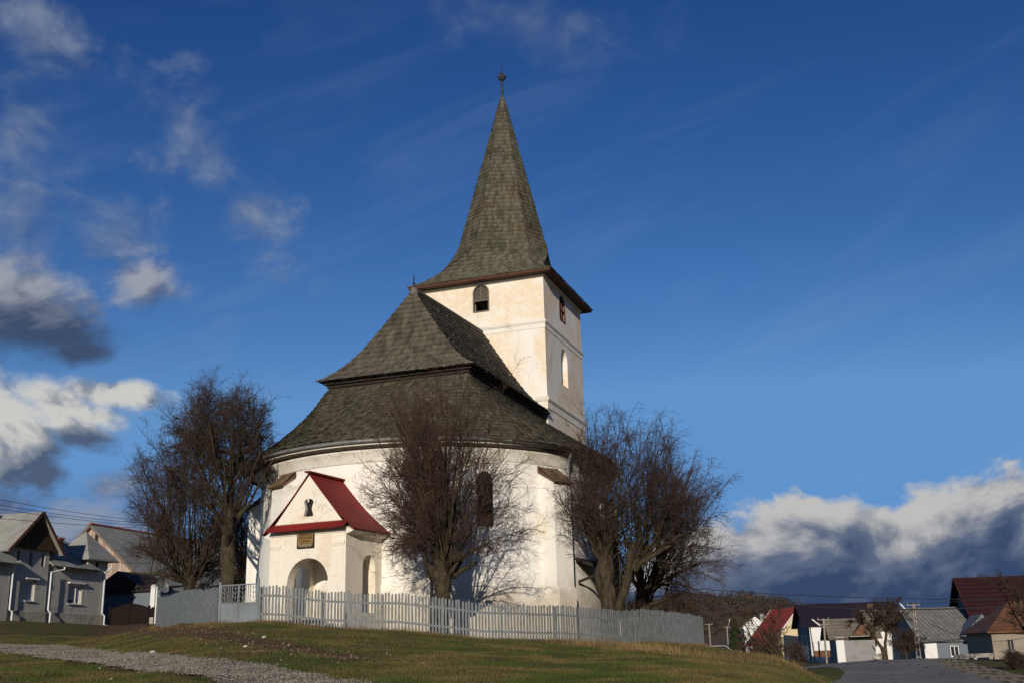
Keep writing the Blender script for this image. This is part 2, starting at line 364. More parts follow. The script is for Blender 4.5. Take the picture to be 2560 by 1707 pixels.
kz(1965, [(22, 1712), (36, 1650), ('z', 46, .65), ('z', 60, .4), ('z', 100, .2), ('z', 150, -.3)])
kz(2040, [('z', 20, .55), ('z', 35, .72), ('z', 46, .55), ('z', 60, .55), ('z', 70, .6), ('z', 100, .3), ('z', 150, -.3)])
kz(2100, [('z', 20, .15), ('z', 36, .12), ('z', 48, .35), ('z', 60, .62), ('z', 68, .78), ('z', 100, .3), ('z', 150, -.3)])
kz(2300, [('z', 20, .0), ('z', 35, .02), ('z', 60, .65), ('z', 68, .88), ('z', 100, .4), ('z', 150, -.4)])
kz(2560, [('z', 20, .0), ('z', 35, .1), ('z', 55, .50), ('z', 68, .62), ('z', 100, .2), ('z', 150, -.3)])
kz(4600, [('z', 20, .0), ('z', 35, .3), ('z', 68, 1.0), ('z', 130, 1.0)])
_us = np.array(sorted(COLS)); _Y = np.concatenate([np.arange(0, 140, 1.0), [150, 200, 300, 400, 800, 4000]])
_Z = np.array([np.interp(_Y, [q[0] for q in COLS[u]], [q[1] for q in COLS[u]]) for u in _us])
_UF = np.linspace(_us[0], _us[-1], 400)
_ZF = np.array([np.interp(_UF, _us, _Z[:, j]) for j in range(len(_Y))]).T
for _ in range(2):
    _ZF[1:-1] = (_ZF[:-2]+2*_ZF[1:-1]+_ZF[2:])/4
    z = _ZF.copy(); z[:, 1:138] = (_ZF[:, :137]+2*_ZF[:, 1:138]+_ZF[:, 2:139])/4; _ZF = z
def H(x, y):
    x = np.asarray(x, float); y = np.asarray(y, float)
    yy = np.maximum(y, 0.0); u = x/np.maximum(y, 12.0)
    fu = np.clip((u-_UF[0])/(_UF[1]-_UF[0]), 0, len(_UF)-1.001); iu = fu.astype(int); fu = fu-iu
    jy = np.clip(np.searchsorted(_Y, yy, side='right')-1, 0, len(_Y)-2); fy = np.clip((yy-_Y[jy])/(_Y[jy+1]-_Y[jy]), 0, 1)
    z = (_ZF[iu, jy]*(1-fu)+_ZF[iu+1, jy]*fu)*(1-fy)+(_ZF[iu, jy+1]*(1-fu)+_ZF[iu+1, jy+1]*fu)*fy
    b = 0.035*np.sin(x*1.1+y*.7)*np.sin(y*.9-x*.4)+0.02*np.sin(x*2.7-y*1.3+1)*np.sin(y*2.1+x*.8)
    return z+b*np.clip((y-6)/8, 0, 1)
def ghit(px, py, y0=12.0, y1=120.0):
    d = ray(px, py); Y = np.arange(y0, y1, 0.1); P = EYE[:, None]+d[:, None]*(Y/d[1])
    g = P[2]-H(P[0], P[1]); k = np.where(g < 0)[0]
    if len(k) == 0: return None
    return P[:, k[0]]
def gpt(px, Y, py=1610):
    P = atY(px, py, Y); return np.array([P[0], P[1], float(H(P[0], P[1]))])

def poly_dist(x, y, line):
    best = np.full(x.shape, 1e9)
    for (a, b) in zip(line[:-1], line[1:]):
        dx, dy = b[0]-a[0], b[1]-a[1]; L = dx*dx+dy*dy
        t = np.clip(((x-a[0])*dx+(y-a[1])*dy)/L, 0, 1)
        best = np.minimum(best, np.hypot(x-a[0]-t*dx, y-a[1]-t*dy))
    return best
dirt_line = [ghit(*q) for q in ((300, 1572), (430, 1577), (560, 1590), (690, 1612), (800, 1632), (900, 1655))]
drive_line = [gpt(300, 70), gpt(330, 60), gpt(330, 50)]
def axis(parts):
    o = [parts[0][0]]
    for (a, b, st) in parts: o += list(np.arange(a+st, b+1e-6, st))
    return np.array(o)
def mirror_axis(near, st, far):
    a = list(np.arange(0, near, st)); s_ = st; v = a[-1]
    while v < far: s_ *= 1.25; v += s_; a.append(v)
    return np.array(a)
gx = mirror_axis(34, 0.3, 3500); gx = np.concatenate([-gx[:0:-1], gx])
gy1 = mirror_axis(64, 0.3, 4000); gy2 = -mirror_axis(2, 0.5, 300)[:0:-1]; gy = np.concatenate([gy2, gy1])
GX, GY = np.meshgrid(gx, gy, indexing='ij'); GZ = H(GX, GY)
nx, ny = GX.shape; idx = np.arange(nx*ny).reshape(nx, ny)
Fq = np.stack([idx[:-1, :-1], idx[1:, :-1], idx[1:, 1:], idx[:-1, 1:]], -1).reshape(-1, 4)
def ground_mat():
    m_, t, b = mat('winter_grass', 0.95, 0.1); p = pos(t)
    dirt = t.new('ShaderNodeAttribute', attribute_name='soil').outputs['Fac']
    dry = t.new('ShaderNodeAttribute', attribute_name='dry').outputs['Fac']
    n1 = t.noise(p, 0.45, 6, 0.65, 0.5); n2 = t.noise(p, 3.0, 6, 0.7); n3 = t.noise(p, 22.0, 5, 0.7)
    c = t.mix(t.smooth(n1, 0.40, 0.60), (0.070, 0.095, 0.021), (0.130, 0.096, 0.038))
    c = t.mix(t.smooth(n2, 0.45, 0.72, 0.0, 0.7), c, (0.150, 0.092, 0.042))
    c = t.mix(t.smooth(t.math('ADD', dry, t.math('MULTIPLY', t.math('SUBTRACT', n2, 0.5), 1.2)), 0.35, 0.75), c, (0.19, 0.14, 0.055))
    c = t.mix(t.smooth(n3, 0.40, 0.75, 0.0, 0.45), c, (0.035, 0.036, 0.012))
    s_ = t.smooth(t.math('ADD', dirt, t.math('MULTIPLY', t.math('SUBTRACT', n2, 0.5), 1.6)), 0.35, 0.7)
    c = t.mix(s_, c, t.mix(t.smooth(n3, 0.4, 0.6), (0.085, 0.045, 0.028), (0.14, 0.085, 0.055)))
    t.l.new(c, b.inputs['Base Color']); bump(t, b, t.math('ADD', n3, n2), 0.8, 0.06)
    return m_
M['ground'] = ground_mat()
ground = big_mesh('ground', np.stack([GX, GY, GZ], -1).reshape(-1, 3), Fq, M['ground'], smooth=True); tag(ground, kind='structure')
def vattr(o, name, val):
    at = o.data.attributes.new(name, 'FLOAT', 'POINT'); at.data.foreach_set('value', np.asarray(val, np.float32).ravel())
soil = np.clip(1.1-poly_dist(GX, GY, dirt_line)/1.5, 0, 1)*0.95
soil = np.maximum(soil, np.clip(1-poly_dist(GX, GY, drive_line)/4.0, 0, 1))
vattr(ground, 'soil', soil)
dry_line = [ghit(*q) for q in ((1560, 1612), (1700, 1630), (1800, 1640), (1880, 1660), (1930, 1690))]
dry = np.clip(1.2-poly_dist(GX, GY, dry_line)/3.2, 0, 1)*0.8
vattr(ground, 'dry', dry)

# sheets that follow the ground
def strip(name, left, right, mtl, lift, nseg=60, nw=10):
    def res(P, n):
        P = np.array(P)[:, :2]; d = np.concatenate([[0], np.cumsum(np.hypot(*(P[1:]-P[:-1]).T))]); t = np.linspace(0, d[-1], n)
        return np.stack([np.interp(t, d, P[:, 0]), np.interp(t, d, P[:, 1])], -1)
    L, Rr = res(left, nseg), res(right, nseg); w = np.linspace(0, 1, nw)[None, :, None]
    G = L[:, None, :]*(1-w)+Rr[:, None, :]*w
    jit = 0.10*np.sin(np.arange(nseg)*2.3)+0.08*np.sin(np.arange(nseg)*5.1+1)
    G[:, 0, :] += jit[:, None]*0.6; G[:, -1, :] += jit[::-1][:, None]*0.6
    z = H(G[..., 0], G[..., 1])+lift
    V = np.concatenate([G, z[..., None]], -1).reshape(-1, 3); ii = np.arange(nseg*nw).reshape(nseg, nw)
    F = np.stack([ii[:-1, :-1], ii[1:, :-1], ii[1:, 1:], ii[:-1, 1:]], -1).reshape(-1, 4)
    o = big_mesh(name, V, F, mtl, smooth=True); tag(o, kind='structure'); return o, G
def gravel_mat():
    m_, t, b = mat('pale_gravel', 0.9, 0.15); p = pos(t)
    v = t.new('ShaderNodeTexVoronoi', inp={'Vector': p, 'Scale': 22.0}); 
    c = t.mix(v.outputs['Color'], (0.09, 0.085, 0.07), (0.3, 0.27, 0.22))
    r = t.new('ShaderNodeSeparateColor', inp={0: v.outputs['Color']}).outputs[0]
    c = t.mix(t.smooth(r, 0.1, 0.9), (0.08, 0.073, 0.058), (0.28, 0.25, 0.205))
    c = t.mix(t.smooth(t.noise(p, 1.2, 5, 0.6), 0.55, 0.75, 0, 0.7), c, (0.09, 0.08, 0.045))
    t.l.new(c, b.inputs['Base Color']); bump(t, b, v.outputs['Distance'], 1.0, 0.03); return m_
M['gravel'] = gravel_mat()
up_e = [ghit(*q) for q in ((-260, 1596), (0, 1608), (153, 1615), (230, 1625), (333, 1637), (478, 1647), (650, 1664), (785, 1688), (850, 1704))]
lo_e = [ghit(*q) for q in ((-260, 1612), (0, 1630), (153, 1650), (268, 1665), (402, 1683), (536, 1703))]
ext = lambda A, B, k: np.array(B)+(np.array(B)-np.array(A))*k
up_e.append(ext(up_e[-3], up_e[-1], 1.5)); lo_e.append(ext(lo_e[-2], lo_e[-1], 2.2))
_, GR = strip('gravel_path', up_e, lo_e, M['gravel'], 0.035)
def asphalt_mat():
    m_, t, b = mat('worn_asphalt', 0.75, 0.3); p = pos(t)
    c = t.mix(t.smooth(t.noise(p, 0.35, 5, 0.6), 0.35, 0.65), (0.155, 0.137, 0.108), (0.21, 0.187, 0.148))
    c = t.mix(t.smooth(t.noise(p, 30.0, 4, 0.7), 0.5, 0.8, 0, 0.6), c, (0.2, 0.18, 0.15))
    c = t.mix(t.smooth(t.noise(p, 1.6, 7, 0.75, 2.0), 0.62, 0.66, 0, 0.5), c, (0.05, 0.045, 0.04))
    t.l.new(c, b.inputs['Base Color']); bump(t, b, t.noise(p, 60, 3, 0.6), 0.3, 0.01); return m_
M['asphalt'] = asphalt_mat()
M['shoulder'] = simple('dusty_shoulder', (0.30, 0.23, 0.145), (0.20, 0.155, 0.095), 1.4, rough=0.95, bs=0.5, bd=0.03)
def g2(px, Y): P = atY(px, 1650, Y); return (P[0], P[1], 0)
rl = [g2(2000, 20), g2(2060, 34), g2(2074, 42), g2(2096, 47), g2(2108, 53), g2(2094, 59), g2(2050, 63), g2(1960, 66), g2(1800, 69)]
rr = [g2(3000, 20), g2(2680, 34), g2(2484, 42), g2(2440, 47), g2(2387, 54), g2(2350, 60), g2(2330, 66), g2(2290, 74), g2(2200, 80)]
sr = [g2(3700, 20), g2(2900, 34), g2(2600, 42), g2(2520, 50), g2(2450, 58), g2(2400, 66), g2(2360, 76), g2(2300, 84), g2(2200, 90)]
strip('road_shoulder', [ext(p, q, 0.0) for p, q in zip(rr, rr)], sr, M['shoulder'], 0.012, 50, 6)
road, _g = strip('road', rl, rr, M['asphalt'], 0.02, 60, 12)

# ------------------------------------------------------------------ church
C0 = np.array([-3.84, 47.71, 0.0]); TH = 0.3358
A_ = np.array([math.sin(TH), math.cos(TH), 0.0]); B_ = np.array([-math.cos(TH), math.sin(TH), 0.0]); UP = np.array([0, 0, 1.0])
def W(t, s, z): return C0+t*A_+s*B_+np.array([0, 0, z])
church = thing('church', W(0, 0, 2.3), 'old round white church with steep shingled roofs and a tall square tower with spire', 'church')
RB = 10.3/7.75
def oval(phi, r):
    """phi 0 = front, positive towards the right-hand side; returns (t, s)"""
    c, s = np.cos(phi), np.sin(phi)
    return np.where(c > 0, -r*c, -r*RB*c), -r*s
def ring_mesh(prof, n=160):
    ph = np.linspace(-math.pi, math.pi, n, endpoint=False); V = []
    for (r, z) in prof:
        t, s = oval(ph, r); V.append(C0[None]+t[:, None]*A_+s[:, None]*B_+np.array([0, 0, z]))
    V = np.array(V); k = len(prof); ii = np.arange(k*n).reshape(k, n)
    F = np.stack([ii[:-1], np.roll(ii, -1, 1)[:-1], np.roll(ii, -1, 1)[1:], ii[1:]], -1).reshape(-1, 4)
    return V.reshape(-1, 3), F
RW = 7.25
nave = big_mesh('nave_wall', *ring_mesh([(RW+.06, 1.2), (RW+.05, 4.2), (RW, 4.3), (RW, 9.0)]), M['wall'], church, smooth=True)
big_mesh('cornice', *ring_mesh([(RW+.003, 8.84), (RW+.035, 8.85), (RW+.035, 8.92), (RW+.09, 8.97), (RW+.09, 9.04), (RW+.19, 9.12), (RW+.20, 9.19), (RW+.30, 9.24), (RW+.30, 9.30), (RW+.02, 9.30)]), M['trim'], church)
big_mesh('eave_soffit', *ring_mesh([(RW+.25, 9.303), (RW+.42, 9.33), (RW+.50, 9.38), (RW+.52, 9.46), (RW+.52, 9.54), (RW+.80, 9.60), (RW+.40, 9.64)]), M['eavewood'], church)
fas = big_mesh('eave_fascia', *ring_mesh([(RW+.535, 9.42), (RW+.545, 9.42), (RW+.545, 9.52), (RW+.535, 9.52)]), M['trim'], church)
g_v, g_f = ring_mesh([(RW+.52, 9.61), (RW+.55, 9.53), (RW+.64, 9.49), (RW+.73, 9.53), (RW+.75, 9.62), (RW+.735, 9.62), (RW+.64, 9.51), (RW+.535, 9.62)])
_gn = 160; _col = np.arange(len(g_f)) % _gn; _ang = -180+360*(_col+.5)/_gn
gut = big_mesh('gutter', g_v, g_f[(_ang > -62) & (_ang < 66)], M['gutter'], church)
brk = MB()
for k in range(-9, 10):
    brk = MB(); ph = k*0.115; t, s = oval(np.array(ph), RW+.70); t2, s2 = oval(np.array(ph), RW+.50)
    brk.bar(W(t, s, 9.63), W(t2, s2, 9.60), 0.03, 0.012); brk.bar(W(t, s, 9.63), W(*oval(np.array(ph), RW+.706), 9.53), 0.03, 0.01); brk.build('gutter_bracket', M['gutter'], gut)


def shingles(rows, width, lift=0.03, lip=0.028, seed=1, closed=False, jit=0.03, curl=0.02):
    """rows: list of polylines (n,3) from the eave up; each row of shingles spans rows[i]..rows[i+1] and tucks under the next"""
    rg = np.random.default_rng(seed); V = []; F = []; T = []; base = 0
    def at(line, q):
        d = np.concatenate([[0], np.cumsum(np.linalg.norm(line[1:]-line[:-1], axis=1))]); d = d/d[-1]
        return np.stack([np.interp(q, d, line[:, k]) for k in range(3)], -1)
    for i in range(len(rows)-1):
        Lb = np.linalg.norm(rows[i][1:]-rows[i][:-1], axis=1).sum()
        n = max(1, int(Lb/width)); q = np.linspace(0, 1, n+1); 
        if n > 2:
            q[1:-1] += (rg.random(n-1)-.5)*0.5/n
            if i % 2 and n > 3: q[1:-1] += 0.45/n; q[-2] = min(q[-2], 1-0.2/n)
        q = np.sort(q)
        b, tpt = at(rows[i], q), at(rows[i+1], q)
        bl, br, tl, tr = b[:-1], b[1:], tpt[:-1], tpt[1:]
        e1_, e2_ = br-bl, tl-bl; nrm_ = np.cross(e1_, e2_); nrm_ /= np.linalg.norm(nrm_, axis=1)[:, None]+1e-9
        flip = np.sign(nrm_[:, 2]); flip[flip == 0] = 1; nrm_ *= flip[:, None]
        down = -e2_/(np.linalg.norm(e2_, axis=1)[:, None]+1e-9)
        jj = (rg.random((n, 1))*jit); ll = lift+rg.random((n, 1))*curl; l2 = lift+rg.random((n, 1))*curl
        bl2, br2 = bl+down*jj+nrm_*ll, br+down*jj+nrm_*l2
        tl2, tr2 = tl+nrm_*0.004+e2_*0.12, tr+nrm_*0.004+e2_*0.12
        bl3, br3 = bl2-nrm_*lip*1.4, br2-nrm_*lip*1.4
        V.append(np.stack([bl3, br3, bl2, br2, tr2, tl2], 1).reshape(-1, 3))
        k = base+np.arange(n)[:, None]*6
        F.append(np.concatenate([k+np.array([[0, 1, 3, 2]]), k+np.array([[2, 3, 4, 5]])], 0)); tt = rg.random(n)**1.3
        T.append(np.concatenate([tt, tt])); base += n*6
    return np.concatenate(V), np.concatenate(F), np.concatenate(T)

# lower roof: from the round eave up to a rectangle
def rect_pt(ph, hs_, tf, tb):
    dt, ds = -math.cos(ph), -math.sin(ph)
    k = 1e9
    if dt < 0: k = min(k, tf/dt if dt else 1e9)
    if dt > 0: k = min(k, tb/dt)
    if ds != 0: k = min(k, hs_/abs(ds))
    return dt*k, ds*k
rows = []; NR = 19
phs = np.linspace(-math.pi, math.pi, 361)
for i in range(NR+1):
    v = i/NR; z = 9.66+3.28*(0.80*v+0.20*v*v); L = []; droop_ = .16*(1-v)**3
    for ph in phs:
        t0, s0 = oval(np.array(ph), RW+.66+.22*min(1, (ph/1.2)**2)); wdt = (1-v)*0.55
        rp_ = np.array([rect_pt(ph+q*wdt+1e-6, 3.32, -3.45, 7.9) for q in (-1, -.6, -.3, 0, .3, .6, 1)]).mean(0); t1_, s1_ = rp_
        L.append(W(t0*(1-v)+t1_*v, s0*(1-v)+s1_*v, z-0.10*math.sin(3*ph+v*4)*0.3-droop_*min(1, (ph/1.2)**2)))
    rows.append(np.array(L))
def under(rws, drop):
    n_ = len(rws[0]); V = np.array(rws)-np.array([0, 0, drop]); ii = np.arange(len(rws)*n_).reshape(len(rws), n_)
    return V.reshape(-1, 3), np.stack([ii[:-1, :-1], ii[:-1, 1:], ii[1:, 1:], ii[1:, :-1]], -1).reshape(-1, 4)
low_under = under(rows, .06)
v_, f_, t_ = shingles(rows, 0.125, seed=3, jit=0.06, curl=0.05)
lowr = big_mesh('lower_roof', v_, f_, M['shingle_low'], church, tint=t_); big_mesh('roof_boarding', *low_under, M['darkwood'], lowr)
# fascia band between the two roofs
fb = MB()
def rect_ring(mb, prof):
    """prof: (offset, z) with offset added to the rectangle half sizes"""
    rings = []
    for (o, z) in prof: rings.append([W(-3.30-o, 3.25+o, z), W(-3.30-o, -3.25-o, z), W(6.94, -3.25-o, z), W(6.94, 3.25+o, z)])
    vs = [p for r in rings for p in r]
    fs = [(i*4+j, i*4+(j+1) % 4, (i+1)*4+(j+1) % 4, (i+1)*4+j) for i in range(len(rings)-1) for j in range(4)]
    mb.add(vs, fs)
rect_ring(fb, [(0.02, 12.7), (0.02, 13.02), (0.08, 13.03), (0.08, 13.12), (0.20, 13.17), (0.20, 13.23), (0.36, 13.27), (0.36, 13.30)])
fb.build('roof_fascia', M['darkwood'], church)
# upper roof
zs = np.linspace(13.30, 17.66, 18)
def fl(z): return 0.68*math.exp(-((z-13.3)/0.62)) 
def hw(z): return max(2.97*(1-(z-13.3)/4.36), 0)+fl(z)
def tf_(z): return -3.06+(z-13.3)/4.36*1.42-fl(z)
def rz(z, t): return z+(t+1.64)*0.035*max(0, (z-13.3)/4.36)
front = [np.array([W(tf_(z), hw(z)*q, z) for q in np.linspace(1, -1, 15)]) for z in zs]
right = [np.array([W(tf_(z)*(1-q)+6.94*q, -hw(z), rz(z, tf_(z)*(1-q)+6.94*q)+0.03*math.sin(q*7)) for q in np.linspace(0, 1, 15)]) for z in zs]
left = [np.array([W(tf_(z)*(1-q)+6.94*q, hw(z), rz(z, tf_(z)*(1-q)+6.94*q)) for q in np.linspace(0, 1, 15)]) for z in zs]
VV, FF, TT = [], [], []; kb = 0
for sd_, rws in ((1, front), (2, right), (3, left)):
    v_, f_, t_ = shingles(rws, 0.13, seed=sd_+20, lift=.035, jit=.05, curl=.03); VV.append(v_); FF.append(f_+kb); TT.append(t_); kb += len(v_)
upper = big_mesh('upper_roof', np.concatenate(VV), np.concatenate(FF), M['shingle_up'], church, tint=np.concatenate(TT))
rd = MB(); rd.tube([W(-1.7, 0, 17.66), W(2.5, 0, 17.84), W(6.9, 0, 18.0)], [0.09, 0.08, 0.08], 6)
rd.lathe(W(-1.6, 0, 17.35), [(0.24, 0), (0.17, .22), (.05, .42)], 8)
rd.build('ridge_cap', M['greywood'], upper)
fi = MB(); fi.lathe(W(-1.6, 0, 17.74), [(.035, 0), (.03, .12), (.07, .16), (.07, .20), (.03, .24), (.022, .40), (.045, .43), (.012, .50), (.008, .72)], 8); fi.build('finial', M['black'], church)

# tower
T0, T1, TS = 6.95, 13.85, 3.45
zt, zb = 20.75, 8.0
tw = MB()
fo = W(T0, 0, 0)
wl = [arch(-0.36+.0, 0.50, 19.12, 20.60, 10)]      # belfry window (x runs along +B_)
wl = [[(x-0.04, z) for x, z in wl[0]]]
wall_holes(tw, fo, B_, -A_, rect(-TS, TS, zb, zt), wl, 0.35)
ro = W(T0, -TS, 0)
nh = [arch(2.75, 3.75, 19.05, 20.45, 10), arch(2.70, 3.85, 15.45, 17.50, 10)]
wall_holes(tw, ro, A_, -B_, rect(0, T1-T0, zb, zt), nh, 0.5, back=(1,))
wall_holes(tw, W(T0, TS, 0), A_, B_, rect(0, T1-T0, zb, zt), [], 0.3)
wall_holes(tw, W(T1, 0, 0), B_, A_, rect(-TS, TS, zb, zt), [], 0.3)
tw.add([W(T0, TS, zt), W(T0, -TS, zt), W(T1, -TS, zt), W(T1, TS, zt)], [(0, 1, 2, 3)])
tower = tw.build('tower', M['tower'], church)
def belt(zc, prof, half, name, par, mt):
    mb = MB(); rings = []
    for (o, dz) in prof: rings.append([W(T0-o, half+o, zc+dz), W(T0-o, -half-o, zc+dz), W(T1+o, -half-o, zc+dz), W(T1+o, half+o, zc+dz)])
    mb.add([p for r in rings for p in r], [(i*4+j, i*4+(j+1) % 4, (i+1)*4+(j+1) % 4, (i+1)*4+j) for i in range(len(rings)-1) for j in range(4)])
    return mb.build(name, mt, par)
belt(18.17, [(.0, -.36), (.025, -.36), (.025, -.12), (.05, -.10), (.09, -.02), (.09, .03), (.0, .12)], TS, 'string_course', tower, M['trim'])
belt(14.10, [(.0, -.50), (.03, -.50), (.03, -.16), (.07, -.12), (.11, -.02), (.11, .03), (.0, .15)], TS, 'string_course', tower, M['trim'])
belt(20.68, [(.0, -.12), (.04, -.10), (.09, -.02), (.09, .05), (0, .06)], TS, 'string_course', tower, M['trim'])
# spire eave and spire
ev = MB(); TC = (T0+T1)/2
def sq(h, z): return [W(TC-h, h, z), W(TC-h, -h, z), W(TC+h, -h, z), W(TC+h, h, z)]
rg_ = [sq(3.40, 20.76), sq(3.98, 20.70), sq(4.02, 20.74), sq(4.02, 20.84), sq(3.6, 21.1)]
ev.add([p for r in rg_ for p in r], [(i*4+j, i*4+(j+1) % 4, (i+1)*4+(j+1) % 4, (i+1)*4+j) for i in range(len(rg_)-1) for j in range(4)])
ev.build('eave_boards', M['brownwood'], church)
lev = [(20.84, 4.06, .02), (21.05, 3.72, .12), (21.3, 3.44, .30), (21.6, 3.20, .50), (22.0, 2.96, .72), (22.5, 2.73, .88), (23.1, 2.52, .98), (23.8, 2.33, 1.02), (33.45, 0.09, 0.04)]
zz = [l[0] for l in lev]; hh_ = [l[1] for l in lev]; cc_ = [l[2] for l in lev]
zr = list(np.concatenate([np.linspace(20.84, 23.2, 11), np.linspace(23.46, 33.4, 38)]))
VV, FF, TT = [], [], []; kb = 0
def octp(z):
    h, c = float(np.interp(z, zz, hh_)), float(np.interp(z, zz, cc_)); k = h-c; sh = -0.02*(z-20.8)
    q = min(max((z-21.3)/2.2, 0), 1); q = q*q*(3-2*q)*R_(18); cq, sq_ = math.cos(q), math.sin(q)
    return [W(TC+dt*cq-ds*sq_, ds*cq+dt*sq_+sh, z) for dt, ds in ((-h, k), (-h, -k), (-k, -h), (k, -h), (h, -k), (h, k), (k, h), (-k, h))]
OP = [octp(z) for z in zr]
for j in range(8):
    rws = [np.array([o[j]*(1-q)+o[(j+1) % 8]*q for q in np.linspace(0, 1, 7)]) for o in OP]
    v_, f_, t_ = shingles(rws, 0.15, seed=40+j, lift=0.028, jit=0.035, curl=0.02); VV.append(v_); FF.append(f_+kb); TT.append(t_); kb += len(v_)
spire = big_mesh('spire', np.concatenate(VV), np.concatenate(FF), M['shingle_spire'], church, tint=np.concatenate(TT))
st = W(TC, -0.25, 33.3)
sp = MB(); sp.lathe(st, [(.16, 0), (.10, .12), (.075, .2), (.06, 1.15), (.09, 1.2), (.17, 1.28), (.27, 1.45), (.27, 1.52), (.17, 1.68), (.06, 1.78), (.03, 1.85), (.012, 2.3)], 8)
sp.build('spire_finial', M['verdigris'], church)
# belfry louvre frames
def louvre(O, ex, n, x0, x1, z0, z1, opened, wmat, par):
    ez = UP; mb = MB(); r = (x1-x0)/2; cx = (x0+x1)/2; f = .055
    P = lambda x, z, d=0.0: O+ex*x+ez*z-n*d
    pts = [(x0, z0), (x1, z0)]+[(cx+r*math.cos(math.pi*i/10), z1-r+r*math.sin(math.pi*i/10)) for i in range(11)]
    for a, b in zip(pts, pts[1:]+pts[:1]): mb.bar(P(*a, .02), P(*b, .02), .07, .09, n)
    fr = mb.build('window_frame', wmat, par)
    lv = MB(); zz_ = z0+.06; step = .075
    while zz_ < z1-.04:
        hwid = r if zz_ < z1-r else math.sqrt(max(r*r-(zz_-(z1-r))**2, 0))
        if (not opened or zz_ > z0+.62) and hwid > .08:
            lv.box(P(cx, zz_, .10), ex, (n*.6-ez*.8), (ez*.6+n*.8), hwid, .045, .006)
        zz_ += step
    lv.bar(P(cx, z0+(.6 if opened else 0), .03), P(cx, z1, .03), .05, .05, n); lv.bar(P(x0, z0+.62, .03), P(x1, z0+.62, .03), .07, .05, n)
    lv.build('louvre', wmat, par)
louvre(fo, B_, -A_, -0.40, 0.46, 19.12, 20.60, True, M['greywood'], tower)
louvre(ro, A_, -B_, 2.75, 3.75, 19.05, 20.45, False, M['brownwood'], tower)

# buttresses: radial piers with shingled caps
def buttress(deg, w, d, ztop, capmat, par, zfoot=1.4, caph=0.75):
    ph = R_(deg); out = -(A_*math.cos(ph)+B_*math.sin(ph)); t, s = oval(np.array(ph), RW); base = W(float(t), float(s), 0)
    sd2 = np.array([-out[1], out[0], 0]); mb = MB(); i_ = base-out*0.5
    prof = [(0, zfoot), (d+.5+.1, zfoot), (d+.5+.1, 4.0), (d+.5, 4.15), (d+.5, ztop-caph), (0, ztop-caph*0.2), ]
    mb.prism([i_+out*x+UP*z-sd2*w/2 for x, z in prof], sd2*w); b = mb.build('buttress', M['wall'], par)
    L = [i_+out*(d+.5+.14)+UP*(ztop-caph-.05), i_+out*.25+UP*(ztop+.02)]
    rws = [np.array([(L[0]*(1-k)+L[1]*k)-sd2*(w/2+.10)*(1-2*q) for q in np.linspace(0, 1, 4)]) for k in np.linspace(0, 1, 6)]
    v_, f_, t_ = shingles(rws, 0.12, seed=int(deg)+300); big_mesh('cap', v_, f_, capmat, b, tint=t_)
    mb = MB(); mb.prism([i_+out*x+UP*z-sd2*(w/2+.08) for x, z in ((d+.62, ztop-caph-.10), (d+.62, ztop-caph-.03), (.2, ztop-.02), (.2, ztop-.2))], sd2*(w+.16)); mb.build('cap_board', M['brownwood'], b)
    return b
for dg, zt_ in ((-26, 9.05), (20.5, 8.95), (64, 8.9), (-66, 8.75), (108, 8.5)): buttress(dg, 0.95 if dg > 0 else .80, 0.75 if dg > 0 else .52, zt_, M['cap'], church)
# tall arched window behind the middle tree, and a second one
for dg in (40.5,):
    ph = R_(dg); out = -(A_*math.cos(ph)+B_*math.sin(ph)); t, s = oval(np.array(ph), RW+.012); b0 = W(float(t), float(s), 0); sx_ = np.array([-out[1], out[0], 0])
    mb = MB(); mb.add([b0+sx_*x+UP*z+out*.02 for x, z in arch(-.24, .24, 6.45, 8.35, 10)], [tuple(range(13))]); wn = mb.build('window', M['dark'], church)
    mb = MB(); lp = arch(-.27, .27, 6.41, 8.39, 10)
    for p, q in zip(lp, lp[1:]+lp[:1]): mb.bar(b0+sx_*p[0]+UP*p[1]+out*.03, b0+sx_*q[0]+UP*q[1]+out*.03, .08, .06, out)
    for z in (6.9, 7.4, 7.9): mb.bar(b0+sx_*-.24+UP*z+out*.035, b0+sx_*.24+UP*z+out*.035, .03, .03, out)
    mb.bar(b0+UP*6.45+out*.04, b0+UP*8.35+out*.04, .03, .03, out)
    mb.build('window_frame', M['darkwood'], wn)
# downpipes
def downpipe(deg, r, z1, z0, rad, mt, name='downpipe'):
    ph = R_(deg); P = lambda rr_, z: W(*[float(q) for q in oval(np.array(ph), rr_)], z)
    mb = MB(); mb.tube([P(RW+.62, 9.54), P(RW+.60, 9.38), P(r, 8.9), P(r, z0)], rad, 8)
    for z in np.arange(z0+.6, z1, 1.9): mb.lathe(P(r, z), [(rad+.015, 0), (rad+.015, .06)], 8)
    mb.build(name, mt, church)
downpipe(26.5, RW+.20, 8.6, 2.3, .055, M['pipe_dark'])
downpipe(70.0, RW+.42, 8.6, 2.3, .055, M['pipe_zinc'])
# side door shelter on the right
ph = R_(84); out = -(A_*math.cos(ph)+B_*math.sin(ph)); t, s = oval(np.array(ph), RW); b0 = W(float(t), float(s), 0); sx_ = np.array([-out[1], out[0], 0])
sh = MB(); sh.prism([b0+out*x+UP*z-sx_*1.0 for x, z in ((0, 5.35), (1.3, 4.85), (1.3, 4.75), (0, 5.2))], sx_*2.0)
for q in (-.9, .9):
    sh.bar(b0+out*1.2+sx_*q+UP*2.2, b0+out*1.2+sx_*q+UP*4.8, .12, .12, out); sh.bar(b0+out*.05+sx_*q+UP*4.4, b0+out*1.2+sx_*q+UP*4.75, .08, .1, UP)
sh.bar(b0+out*1.2-sx_*.95+UP*4.7, b0+out*1.2+sx_*.95+UP*4.7, .14, .30, UP)
sh.build('door_canopy', M['darkwood'], church)

